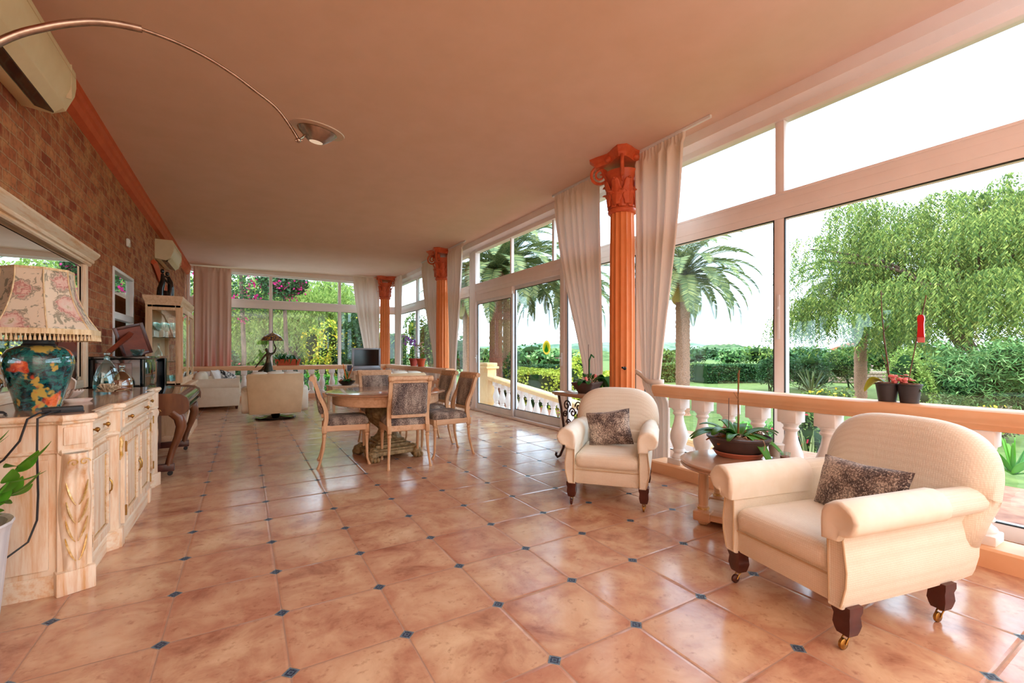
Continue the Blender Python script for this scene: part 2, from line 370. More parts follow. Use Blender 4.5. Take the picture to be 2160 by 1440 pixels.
# wall window (behind bars), dark room behind
b=MB(); f=.038
for a in((wy0,wy0+f,wz0,wz1),(wy1-f,wy1,wz0,wz1),(wy0+f,wy1-f,wz1-f,wz1),(wy0+f,wy1-f,wz0,wz0+f),(wy0+f,wy1-f,1.58,1.66)): b.box(WX-.05,WX+.015,a[0],a[1],a[2],a[3],.006)
w=struct('window_1',b,m_steel_fr); 
b=MB().box(WX-.03,WX-.024,wy0+f,wy1-f,wz0+f,wz1-f); build('window_pane',b,glassmat('dim window glass',(.8,.9,.86,1),1.5,3.0),w,smooth=False)
b=MB()
for i in range(6): y=wy0+f+(wy1-wy0-2*f)*(i+1)/7; b.tube([(WX-.09,y,wz0),(WX-.09,y,wz1)],.007,6)
build('window_bars',b,m_steel_fr,w)
struct('wall_inner_room',MB().box(WX-.9,WX-.86,5.6,8.6,-.12,3.3).box(WX-.86,WX-.2,5.5,5.6,-.12,3.3).box(WX-.86,WX-.2,8.6,8.7,-.12,3.3).box(WX-.86,WX-.2,5.6,8.6,3.2,3.3),m_wallcream,smooth=False)
# orange beam where wall meets ceiling
b=MB(); b.prism([(WX,3.18),(WX+.055,3.205),(WX+.062,3.225),(WX+.075,3.25),(WX+.078,3.30),(WX+.1,3.325),(WX+.1,cz(WX+.1)+.01),(WX,cz(WX)+.01)],'y',YB,FY)
struct('trim_1',b,m_beam,angle=20)
# exposed darker lintel brace at the far end of the brick wall
b=MB(); b.add([],[]); b.tube([(WX+.03,8.9,2.62),(WX+.03,10.9,2.06)],.05,4); struct('trim_2',b,m_beam,smooth=False)
# ---- glazed walls: each bay is a window_n with frame, panes
TB,TT,HZ=2.405,2.64,3.34
def bay(n,axis,c,a0,a1,mulls,bot=.10,thin=(),left=.07,right=.07):
    """axis 'x': wall plane at x=c running along y ; 'y': plane y=c along x"""
    b=MB()
    def bx(u0,u1,z0,z1,t=.045,o=0,bev=.006):
        if axis=='x': b.box(c-t+o,c+t+o,u0,u1,z0,z1,bev)
        else: b.box(u0,u1,c-t+o,c+t+o,z0,z1,bev)
    bx(a0,a0+left,0,HZ); bx(a1-right,a1,0,HZ)
    bx(a0+left,a1-right,0,bot); bx(a0+left,a1-right,HZ-.05,HZ+.16,.06)
    # deep transom made of stepped extrusions
    bx(a0+left,a1-right,TB,TT,.05); bx(a0+left,a1-right,TB+.07,TT-.075,.058,0,.004); bx(a0+left,a1-right,TT-.022,TT,.062,0,.004)
    # shutter box under the ceiling
    if axis=='x': b.prism([(c-.16,HZ+.05),(c-.045,HZ+.01),(c+.1,HZ+.01),(c+.1,3.52),(c-.16,3.5)],'y',a0,a1)
    else: b.prism([(c-.14,HZ-.01),(c-.045,HZ-.03),(c+.1,HZ-.03),(c+.1,3.5),(c-.14,3.5)],'x',a0,a1)
    for m_ in mulls: bx(m_-.045,m_+.045,bot,TB)
    for m_ in thin: bx(m_-.04,m_+.04,TT,HZ-.05,.04)
    w=struct('window_%d'%n,b,m_pvc)
    ed=[a0+left]+[q for m_ in mulls for q in(m_-.045,m_+.045)]+[a1-right]
    def pane(u0,u1,z0,z1,gk=True):
        q=MB()
        if axis=='x': q.quad((c,u0,z0),(c,u1,z0),(c,u1,z1),(c,u0,z1))
        else: q.quad((u0,c,z0),(u1,c,z0),(u1,c,z1),(u0,c,z1))
        build('window_pane',q,m_glass,w,smooth=False)
        if not gk: return
        g=MB()
        for e in((u0,u0+.008,z0,z1),(u1-.008,u1,z0,z1),(u0+.008,u1-.008,z0,z0+.008),(u0+.008,u1-.008,z1-.008,z1)):
            if axis=='x': g.box(c-.046,c-.03,*e)
            else: g.box(e[0],e[1],c-.046,c-.03,e[2],e[3])
        build('window_gasket',g,m_blackm,w,smooth=False)
    for i in range(0,len(ed),2):
        if ed[i+1]-ed[i]>.05: pane(ed[i],ed[i+1],bot,TB)
    ed=[a0+left]+[q for m_ in thin for q in(m_-.04,m_+.04)]+[a1-right]
    for i in range(0,len(ed),2): pane(ed[i],ed[i+1],TT,HZ-.05,False)
    return w
bay(2,'x',GX,YB,-.65,[-2.3],thin=[-2.3])
bay(3,'x',GX,-.65,3.9,[2.24],thin=[2.24,.1])
bay(4,'x',GX,3.9,5.40,[],thin=[],right=.06)
bay(6,'x',GX,8.62,FY-.04,[12.2],thin=[12.2,10.4],left=.12)
bay(7,'y',FY,WX,GX-.05,[.63,2.42],thin=[.63,2.42])
# sliding door between window_4 and window_6
b=MB()
b.box(GX-.06,GX+.05,8.42,8.62,0,HZ,.006); b.box(GX-.06,GX+.05,5.40,5.50,0,HZ,.006)
b.box(GX-.07,GX+.05,5.5,8.42,0,.05,.006)
b.box(GX-.05,GX+.05,5.5,8.42,TB,TT,.006); b.box(GX-.058,GX+.058,5.5,8.42,TB+.07,TT-.075,.004)
b.box(GX-.06,GX+.06,5.5,8.42,HZ-.05,HZ+.16,.006); b.box(GX-.03,GX+.03,7.0,7.045,TT,HZ-.05,.004); b.box(GX-.03,GX+.03,5.70,5.745,TT,HZ-.05,.004)
b.prism([(GX-.16,HZ+.05),(GX-.045,HZ+.01),(GX+.1,HZ+.01),(GX+.1,3.52),(GX-.16,3.5)],'y',5.40,8.62)
b.box(GX-.05,GX+.03,6.95,8.42,2.27,TB,.005)
d=struct('door_1',b,m_pvc)
def leaf(nm,y0,y1,z0,z1,x,st=.065,bt=.11):
    b=MB(); t=.022
    b.box(x-t,x+t,y0,y0+st,z0,z1,.005); b.box(x-t,x+t,y1-st,y1,z0,z1,.005); b.box(x-t,x+t,y0+st,y1-st,z1-st,z1,.005); b.box(x-t,x+t,y0+st,y1-st,z0,z0+bt,.005)
    l=build(nm,b,m_steel_fr,d)
    build('door_pane',MB().quad((x,y0+st,z0+bt),(x,y1-st,z0+bt),(x,y1-st,z1-st),(x,y0+st,z1-st)),m_glass,l,smooth=False)
    g=MB()
    for e in((y0+st,y0+st+.01,z0+bt,z1-st),(y1-st-.01,y1-st,z0+bt,z1-st),(y0+st,y1-st,z0+bt,z0+bt+.01),(y0+st,y1-st,z1-st-.01,z1-st)): g.box(x-.024,x-.012,*e)
    build('door_gasket',g,m_blackm,l,smooth=False); return l
l1=leaf('door_leaf',6.93,8.40,.05,2.27,GX-.022); l2=leaf('door_leaf',5.50,6.99,.05,TB,GX+.03,bt=.13)
h=MB().box(GX-.075,GX-.05,8.345,8.37,1.0,1.16,.006).tube([(GX-.06,8.357,1.1),(GX-.11,8.357,1.1),(GX-.115,8.30,1.1)],.008,6)
build('door_handle',h,m_steel_fr,l1)
h=MB().box(GX-.085,GX-.06,5.43,5.46,1.0,1.2,.006).tube([(GX-.07,5.445,1.12),(GX-.12,5.445,1.12),(GX-.125,5.53,1.12)],.009,6)
build('door_handle',h,m_steel_fr,d)
# oval sticker on the sliding door
b=MB(); n=28
def ov(a,b_,x,cy,cz_): return [(x,cy+a*math.cos(2*PI*i/n),cz_+b_*math.sin(2*PI*i/n)) for i in range(n)]
sx=GX-.0; st=thing('door_sticker','small oval yellow and green sticker on the sliding door glass','sticker',(4.196,5.93,1.285))
build('sticker_rim',MB().add(ov(.11,.115,0,0,0),[tuple(range(n))]),leafmat('yellow sticker',[S(232,196,70),S(216,180,60)],.8),st,smooth=False)
build('sticker_centre',MB().add([(-.002,y,z) for _,y,z in ov(.08,.085,0,0,0)],[tuple(range(n))]),leafmat('green sticker',[S(190,214,110),S(190,214,110)],.8),st,smooth=False)
build('sticker_drop',MB().add([(-.004,0,.06),(-.004,.055,-.05),(-.004,.03,-.075),(-.004,-.03,-.075),(-.004,-.055,-.05)],[(0,1,2,3,4)]),leafmat('teal sticker',[S(80,186,176),S(80,186,176)],.8),st,smooth=False)
# handle plate on the near mullion
tag(build('window_lock',MB().box(GX-.062,GX-.046,2.228,2.252,1.32,1.72,.005).ell((GX-.066,2.24,1.6),(.008,.012,.014)),m_steel_fr),'slim white lock plate on the mullion left of the big near window','window lock')

# ================================================================ balustrades
def baluster_mb(h=.645):
    b=MB(); w=.078
    b.box(-w,w,-w,w,0,.055,.006); b.box(-w*.9,w*.9,-w*.9,w*.9,h-.10,h,.006)
    prof=[(.058,.055),(.062,.07),(.056,.085),(.040,.10),(.040,.112),(.052,.125),(.052,.137),(.044,.15),(.056,.19),(.068,.235),(.072,.27),(.068,.31),(.055,.36),(.042,.41),(.036,.455),(.036,.475),(.048,.487),(.050,.498),(.042,.508),(.046,.525),(.058,h-.11),(.058,h-.10)]
    prof=[(r*1.17,z) for r,z in prof]; b.lathe([(0.001,.055)]+prof+[(.001,h-.10)],seg=16); return b
BAL=baluster_mb()
def rail_prof(): # (offset across, z)
    return [(-.075,.755),(.075,.755),(.08,.775),(.095,.79),(.095,.80),(.105,.815),(.108,.835),(.1,.862),(.085,.872),(-.085,.872),(-.1,.862),(-.108,.835),(-.105,.815),(-.095,.80),(-.095,.79),(-.08,.775)]
def balustrade(label,axis,c,a0,a1,pos,endpost=()):
    t=thing('balustrade',label,'balustrade',(c,a0,0) if axis=='x' else (a0,c,0),0,None)
    ox,oy=(c,a0) if axis=='x' else (a0,c)
    def loc(o): o.location=(-ox,-oy,0)
    ax='y' if axis=='x' else 'x'
    o=build('handrail',MB().prism([(c+u,z) for u,z in rail_prof()],ax,a0,a1),m_rail,t,angle=35); loc(o)
    pl=MB().prism([(c-.13,.0),(c+.11,.0),(c+.11,.1),(c+.095,.112),(c-.115,.112),(c-.13,.1)],ax,a0,a1); o=build('plinth',pl,m_rail,t,angle=25); loc(o)
    if len(pos)>20:
        for q in(.60,.18):
            o=build('vent_slot',MB().box(c-.104,c-.098,q,q+.17,.008,.045),m_blackm,t,smooth=False); loc(o)
    me=None
    for p in pos:
        if me is None:
            q=build('baluster',BAL,m_balu,t); me=q.data
        else:
            q=bpy.data.objects.new('baluster',me); COL.objects.link(q); q.parent=t
        q.location=((0,p-a0,.11) if axis=='x' else (p-a0,0,.11))
    return t
balustrade('orange handrail balustrade with white balusters behind the two near armchairs','x',3.66,-3.6,3.18,[2.93-.262*i for i in range(25)])
balustrade('orange handrail balustrade along the far part of the glazed side wall','x',3.66,8.62,13.12,[8.85+.262*i for i in range(17)])
balustrade('orange handrail balustrade across the far glazed wall','y',13.25,WX+.02,3.9,[WX+.2+.262*i for i in range(19)])
# ================================================================ columns
def spiral_mb(cx,cy,cz_,ang,r0=.075):
    """volute scroll in the vertical plane whose horizontal direction is ang"""
    b=MB(); d=(math.cos(ang),math.sin(ang)); pts=[];rad=[]
    for i in range(40):
        t=i/39; a=PI*.6-t*PI*4.2; r=r0*(1-t)**.9+.006
        pts.append((cx+d[0]*r*math.cos(a),cy+d[1]*r*math.cos(a),cz_+r*math.sin(a))); rad.append(.017*(1-.6*t)+.003)
    b.tube(pts,rad,6); return b
def make_column(label,loc):
    t=thing('column',label,'column',loc)
    b=MB(); b.box(-.2,.2,-.2,.2,0,.52,.01); b.box(-.215,.215,-.215,.215,.52,.60,.015); b.box(-.215,.215,-.215,.215,0,.1,.01)
    build('pedestal',b,m_rail,t)
    b=MB(); b.lathe([(.001,.60),(.19,.60),(.195,.62),(.19,.645),(.165,.655),(.162,.67),(.172,.68),(.172,.695),(.155,.705),(.001,.705)],seg=32); build('base_moulding',b,m_col,t)
    fl=lambda a,z: 1-.13*abs(math.cos(a*7))**.7
    rs=[(.150,.70),(.152,1.4),(.150,2.0),(.143,2.6),(.140,2.83)]
    build('shaft',MB().lathe(rs,seg=128,mod=fl),m_col,t,angle=60)
    b=MB(); b.lathe([(.001,2.82),(.150,2.82),(.164,2.832),(.168,2.85),(.160,2.868),(.145,2.875),(.145,2.88),(.15,3.1),(.17,3.22),(.2,3.30),(.001,3.30)],seg=32)
    build('capital_bell',b,m_cap,t)
    b=MB() # acanthus leaves in two tiers
    for tier,(z0,h,w,n,off) in enumerate(((2.875,.21,.062,8,0),(2.9,.33,.058,8,PI/8))):
        for k in range(n):
            a=2*PI*k/n+off
            def fn(u,v,a=a,z0=z0,h=h,w=w,tier=tier):
                uu=(u-.5)*2; wid=w*(.55+.6*math.sin(PI*min(v*1.05,1))**.7)*(1-.55*v**4); lob=1+.13*math.cos(v*24)*abs(uu)
                r=.155+.02*tier+.012*v+.055*max(0,v-.55)**1.4*3-.012*uu*uu+ (.008*(1-abs(uu)*4) if abs(uu)<.25 else .0)
                z=z0+h*(v if v<.9 else .9-(v-.9)*.8); t_=uu*wid*lob
                return (r*math.cos(a)-t_*math.sin(a),r*math.sin(a)+t_*math.cos(a),z)
            b.grid(9,15,fn)
    build('acanthus_leaves',b,m_cap,t,angle=80,solid=.008)
    for k in range(4):
        a=PI/4+k*PI/2; c=.25
        s=spiral_mb(c*math.cos(a),c*math.sin(a),3.30,a,.118); 
        s.tube([(.14*math.cos(a),.14*math.sin(a),3.16),(.19*math.cos(a),.19*math.sin(a),3.28),(.235*math.cos(a),.235*math.sin(a),3.375)],[.02,.024,.02],8)
        build('volute',s,m_cap,t)
    b=MB()
    def star(s_):
        o=[]
        for k in range(4):
            a=PI/4+k*PI/2
            o.append(((s_*.34)*math.cos(a-.13),(s_*.34)*math.sin(a-.13))); o.append(((s_*.34)*math.cos(a+.13),(s_*.34)*math.sin(a+.13)))
            for j in range(1,6):
                q=a+.13+(PI/2-.26)*j/6; rr=s_*(.34-.125*math.sin(PI*j/6)); o.append((rr*math.cos(q),rr*math.sin(q)))
        return o
    zt=cz(loc[0])
    b.rings([[(x,y,3.385) for x,y in star(.9)],[(x,y,3.41) for x,y in star(.96)],[(x,y,3.43) for x,y in star(.97)],[(x,y,zt-.02) for x,y in star(1.12)],[(x,y,zt+.0) for x,y in star(1.12)]])
    for k in range(4): b.ell((.215*math.cos(k*PI/2),.215*math.sin(k*PI/2),3.42),(.04,.04,.035))
    build('abacus',b,m_cap,t,angle=30)
    return t
cA=make_column('tall orange fluted column with leafy capital framed by the near ivory curtains',(3.82,3.86,0))
dup(cA,(3.82,9.42,0),0,'orange fluted column with carved capital behind the dining table chairs')
dup(cA,(3.66,13.62,0),0,'orange fluted column in the far corner between two curtains')
# ================================================================ curtains
def curtain(label,axis,c,top,tie,low,zt,ztie,zb,mat=m_curt,folds=9,tieback=None,amp=.035,name='curtain',side=1,stripes=None,seed=0,bulge=.0):
    rnd=random.Random(seed); folds=max(4,int(folds*.75)); ph=[rnd.uniform(-.6,.6) for _ in range(30)]; af=[rnd.uniform(.6,1.25) for _ in range(30)]; wob=[rnd.uniform(-.5,.5) for _ in range(3)]
    ox,oy=(c,top[0]) if axis=='x' else (top[0],c)
    t=thing(name,label,'curtain',(ox,oy,0))
    NU=folds*10+1; NV=60
    def edge(z):
        if z>=ztie:
            k=((zt-z)/(zt-ztie)); k=k**1.35
            if bulge: pass
            return [top[i]+(tie[i]-top[i])*(k*.75+.25*smooth01(k)) for i in(0,1)]
        k=smooth01((ztie-z)/(.25)); return [tie[i]+(low[i]-tie[i])*k for i in(0,1)]
    def fn(u,v):
        z=zt+(zb-zt)*v; e=edge(z); p=e[0]+(e[1]-e[0])*u
        w=abs(e[1]-e[0])/abs(top[1]-top[0]+1e-6)
        k=min(1,(zt-z)/.12)
        a=amp*(.35+.65*k)*(.55+.45*min(1,w*1.3))
        q_=u*folds+.35*math.sin(5*u+wob[0]*4)+.2*math.sin(11*u+wob[1]*5); k0=int(q_); fr_=smooth01(q_-k0); d=a*(af[k0%30]*(1-fr_)+af[(k0+1)%30]*fr_)*math.cos(2*PI*q_)+.32*a*math.cos(2*PI*folds*2.3*u+v*3+wob[2])*smooth01(v*2)
        if z>zt-.07: d=.012*math.cos(2*PI*folds*3*u)
        return (c+d-ox,p-oy,z) if axis=='x' else (p-ox,c+d-oy,z)
    build('cloth',MB().grid(NU,NV,fn),mat,t,angle=180)
    if tieback:
        (hx,hy,hz)=tieback; pc=(tie[0]+tie[1])/2; hw=abs(tie[1]-tie[0])/2
        pts=[]
        for i in range(28):
            a=i/27*2*PI
            dx,dy=.075*math.cos(a),(hw+.03)*math.sin(a)
            zz=ztie+.0
            px,py=(c+dx,pc+dy) if axis=='x' else (pc+dy,c+dx)
            pull=max(0,((px-c)*(hx-c)+(py-pc)*(hy-pc))/((hx-c)**2+(hy-pc)**2)**.5/(hw+.03)) if axis=='x' else max(0,(px-pc)*(1 if hx>pc else -1)/(hw+.03))
            q=pull**9; pts.append((px+(hx-px)*q-ox,py+(hy-py)*q-oy,zz+(hz-zz)*pull**2.2))
        vs=[];fs=[]
        for i,(x,y,z) in enumerate(pts): vs+= [(x,y,z-.026),(x,y,z+.026)]
        for i in range(len(pts)-1): fs.append((2*i,2*i+2,2*i+3,2*i+1))
        build('tieback',MB().add(vs,fs),mat,t,angle=180,solid=.008)
        build('tieback_hook',MB().tube([(hx-ox,hy-oy,hz),(hx-ox-.04 if axis=='x' else hx-ox,hy-oy,hz+.01)],.012,8).ell((hx-ox,hy-oy,hz),(.02,.02,.02)),m_blackm,t)
    return t
CX=3.86
curtain('ivory curtain left of the near orange column, gathered by a tieback','x',CX,(5.26,4.27),(4.60,4.22),(4.66,4.28),cz(CX)-.03,.97,.02,folds=8,seed=1)
curtain('ivory curtain right of the near orange column, tied back to it','x',CX,(3.69,3.02),(3.57,3.33),(3.44,3.20),cz(CX)-.03,.88,.02,folds=7,tieback=(3.70,3.70,1.02),seed=2,amp=.04)
curtain('ivory curtain left of the orange column behind the dining chairs','x',CX,(10.9,9.75),(10.05,9.68),(10.05,9.68),cz(CX)-.03,1.0,.02,folds=8,seed=3)
curtain('ivory curtain right of the orange column behind the dining chairs','x',CX,(9.25,8.42),(9.1,8.78),(9.1,8.78),cz(CX)-.03,1.0,.02,folds=7,seed=4,amp=.04)
curtain('ivory curtain on the far wall gathered behind the television','y',13.62,(2.72,3.5),(3.05,3.5),(3.05,3.5),cz(3)-.03,1.2,.02,folds=9,seed=5)
curtain('narrow ivory curtain in the far corner right of the corner column','x',3.90,(13.40,12.75),(13.35,12.95),(13.35,12.95),cz(3.7)-.03,.9,.02,folds=5,seed=6)
# striped curtain in the far left corner: broad pale and rust stripes woven in
def stripemat():
    m,nt,o=newmat('rust striped curtain cloth'); tc=nt.nodes.new('ShaderNodeTexCoord'); sx=nt.nodes.new('ShaderNodeSeparateXYZ'); nt.links.new(tc.outputs['Object'],sx.inputs[0])
    s=ramp(nt,M1(nt,'FRACT',M1(nt,'MULTIPLY',sx.outputs[0],6.2)),[(.25,0.),(.45,1.),(.8,1.),(.95,0.)])
    g=ramp(nt,M1(nt,'DIVIDE',sx.outputs[2],2.4),[(.25,1.),(.75,.15)])
    c=mixc(nt,M1(nt,'MULTIPLY',s,g),S(232,206,192),S(190,84,60))
    bsdf(nt,o,c,.9,0,.1); return m
curtain('pale and rust striped curtain in the far left corner beside the brick wall','y',13.55,(-1.08,-.28),(-1.06,-.28),(-1.06,-.28),cz(-1)-.03,.5,.02,mat=stripemat(),folds=5,seed=7,amp=.05)
# curtain tracks on the ceiling
def track(label,axis,c,a0,a1):
    z=cz(c if axis=='x' else (a0+a1)/2); s=MB()
    if axis=='x': s.box(c-.015,c+.015,a0,a1,z-.03,z,.004)
    else: s.box(a0,a1,c-.015,c+.015,z-.04,z-.01,.004)
    tag(build('curtain_track',s,m_steel_fr),label,'curtain track')
track('slim white ceiling curtain track ending right of the near column','x',CX,2.72,5.3)
track('slim white ceiling curtain track by the column behind the dining table','x',CX,8.3,10.9)
# ================================================================ armchairs
def squash(b):
    o=[]
    for x,y,z in b.v:
        a=abs(x); a=.262+(a-.262)*(.72 if z<.47 else .84) if a>.262 else a
        if z>.45: z=.45+(z-.45)*.80
        if y<-.3: y=-.3+(y+.3)*.72
        o.append((math.copysign(a*.925,x),y,z))
    b.v=o
def sweep_arm(s):
    """rolled arm + flared side panel, s=+1/-1 ; local front is -y"""
    sec=[(.262,.17),(.335,.17),(.352,.20),(.375,.27),(.378,.33),(.365,.39),(.352,.44),(.350,.475),(.372,.49),(.400,.505),(.418,.53),(.422,.565),(.410,.6),(.385,.625),(.35,.637),(.315,.632),(.285,.612),(.268,.58),(.262,.54),(.262,.4),(.262,.28)]
    b=MB(); rs=[]
    cx=.33; cz_=.40
    for y,k,dz in((-.425,.90,0),(-.437,.955,0),(-.43,.985,0),(-.415,1.0,0),(-.2,1,.0),(.1,1,.0),(.36,.98,.0),(.44,.95,0)):
        rs.append([(s*(cx+(x-cx)*k),y+ (0 if y<0 else 0),cz_+(z-cz_)*k) for x,z in sec])
    b.rings(rs if s>0 else [r[::-1] for r in rs]); squash(b); return b
def arm_cap(s):
    sec=[(.352,.455),(.349,.478),(.374,.484),(.404,.5),(.425,.527),(.430,.566),(.417,.604),(.39,.632),(.352,.646),(.313,.641),(.28,.618),(.261,.583),(.255,.54),(.255,.45)]
    b=MB(); rs=[]; n=len(sec)
    for i,(y,k) in enumerate(((-.452,.55),(-.462,.8),(-.458,.93),(-.44,1.0),(-.3,1.005),(-.05,1.005),(.13,1.005))):
        r=[]
        for j,(x,z) in enumerate(sec):
            w=1+(.055*math.sin(j*2.4+i) if i<3 else .004*math.sin(j*3+i*2))
            kk=k*w
            kx=kk*(1.10 if z>.47 else 1.0); r.append((s*(.34+(x-.34)*kx),y-(.02 if i<4 else 0),.55+(z-.55)*kk*1.04))
        rs.append(r if s>0 else r[::-1])
    b.rings(rs); squash(b); return b
def caster(mb,x,y,sgn=1):
    mb.lathe([(.001,.052),(.012,.052),(.012,.085),(.018,.09),(.001,.095)],(x,y,0),10)
def make_armchair(label,loc,rz):
    t=thing('armchair',label,'armchair',loc,rz)
    b=MB(); b.box(-.25,.25,-.375,.30,.17,.335,.02); b.box(-.295,.295,.26,.46,.17,.5,.03)
    build('seat_base',b,m_cream,t)
    b=MB(); b.tube([(-.266,-.379,.285),(.266,-.379,.285)],.0035,6)
    for s in(-1,1):
        b.tube([(s*.248,-.399,.19),(s*.246,-.399,.3),(s*.244,-.401,.45)],.004,6); b.tube([(s*.294,-.398,.185),(s*.314,-.398,.27),(s*.317,-.398,.33),(s*.305,-.398,.43),(s*.301,-.399,.46)],.004,6)
    build('seam_piping',b,m_seam,t)
    # seat cushion, crowned, with rounded front edge
    def fn(u,v):
        x=(u-.5)*.525; return x
    o=roundrect(.488,.64,.05,5,0,-.08)
    b=MB(); b.puffy(o,[(.303,.93),(.31,.985),(.335,1.0),(.36,1.005),(.385,.985),(.402,.93),(.414,.8),(.422,.5),(.424,.2)],'z')
    build('seat_cushion',b,m_cream,t,angle=80)
    for s in(-1,1):
        a=build('arm',sweep_arm(s),m_cream,t,angle=60)
        build('arm_cap',arm_cap(s),m_cream2,a,angle=70)
    # rounded back, leaning
    w=.375; ol=[]
    for i in range(41):
        a=-.12+ (PI+.24)*i/40; ca,sa=math.cos(a),math.sin(a)
        ol.append((w*math.copysign(abs(ca)**.62,ca),.60+(.285*abs(sa)**.85 if sa>=0 else -.05)))
    ol=[(w*.86,.33),(w*.93,.45),(w*.985,.52)]+ol+[(-w*.985,.52),(-w*.93,.45),(-w*.86,.33)]
    b=MB(); M=T(0,.375,.33)@R(-.25,'X')@T(0,0,-.33)
    b.puffy(ol,[(-.085,.3),(-.083,.6),(-.072,.8),(-.055,.9),(-.03,.965),(0,.995),(.03,1.0),(.06,.99),(.085,.955),(.1,.88),(.108,.7),(.11,.3)],'y',M)
    build('backrest',b,m_cream,t,angle=80)
    for k,(x,y) in enumerate(((-.275,-.335),(.275,-.335),(-.275,.25),(.275,.25))):
        b=MB(); f=.031
        rs=[]
        for z,q in((.18,1.2),(.155,1.2),(.135,1.02),(.115,1.08),(.10,1.12),(.075,.95),(.06,.8),(.056,.5)):
            rs.append([(x+dx*f*q,y+dy*f*q,z) for dx,dy in((-1,-1),(1,-1),(1,1),(-1,1))])
        b.rings(rs[::-1]); l=build('leg',b,m_darkwood,t,angle=25)
        b=MB(); b.lathe([(.001,.062),(.014,.062),(.014,.052),(.006,.046),(.001,.044)],(x,y,0),12)
        for q in(-.011,.011): b.tube([(x+q,y,.052),(x+q,y-.012,.040),(x+q,y-.022,.023)],.0035,6)
        build('caster_mount',b,m_brass,l)
        b=MB(); b.lathe([(.001,-.009),(.018,-.008),(.022,-.005),(.022,.005),(.018,.008),(.001,.009)],seg=18,M=T(x,y-.022,.0222)@R(PI/2,'Y'))
        build('caster_wheel',b,m_brass if k!=0 else m_darkwood,l)
    return t
a1=make_armchair('big cream armchair in the right foreground with dark wooden feet on brass casters',(2.478,1.055,0),face(-.976,.217))
dup(a1,(2.67,2.82,0),face(-.763,-.648),'cream armchair near the orange column with a plush cushion leaning in it')
def pillow(label,w,h,th,M,mat,corner=True):
    b=MB(); n=17
    for s in(-1,1):
        def fn(u,v,s=s):
            x=(u-.5)*2; y=(v-.5)*2; 
            k=(1-abs(x)**2.6)**.5*(1-abs(y)**2.6)**.5 if abs(x)<1 and abs(y)<1 else 0
            pin=1-.09*(1-abs(x))*abs(y)**3; pinx=1-.09*(1-abs(y))*abs(x)**3
            return (x*w/2*pinx,s*th/2*k*(1+.06*math.sin(6*x+3*y)),y*h/2*pin)
        b.grid(n,n,fn)
        if s==1:
            k0=len(b.f)-(n-1)**2; b.f[k0:]=[f[::-1] for f in b.f[k0:]]
    p=M.to_translation(); b.v=[tuple((M@Vector(v))-p) for v in b.v]
    return tag(build('cushion',b,mat,angle=180,loc=p),label,'cushion')
def chairM(c,rz,x,y,z,rx=0,ry=0,rz2=0): return T(*c)@R(rz,'Z')@T(x,y,z)@R(rz2,'Z')@R(rx,'X')@R(ry,'Y')
pillow('rectangular leopard-mottled plush cushion on the big foreground armchair',.44,.27,.13,chairM((2.478,1.055,0),face(-.976,.217),(.05),.07,.535,-.33,-.03,-.12),m_fur2)
pillow('mottled brown plush cushion tilted on the armchair near the column',.37,.30,.13,chairM((2.67,2.82,0),face(-.763,-.648),-.02,-.02,.56,-.3,-.16,-.05),m_fur2)

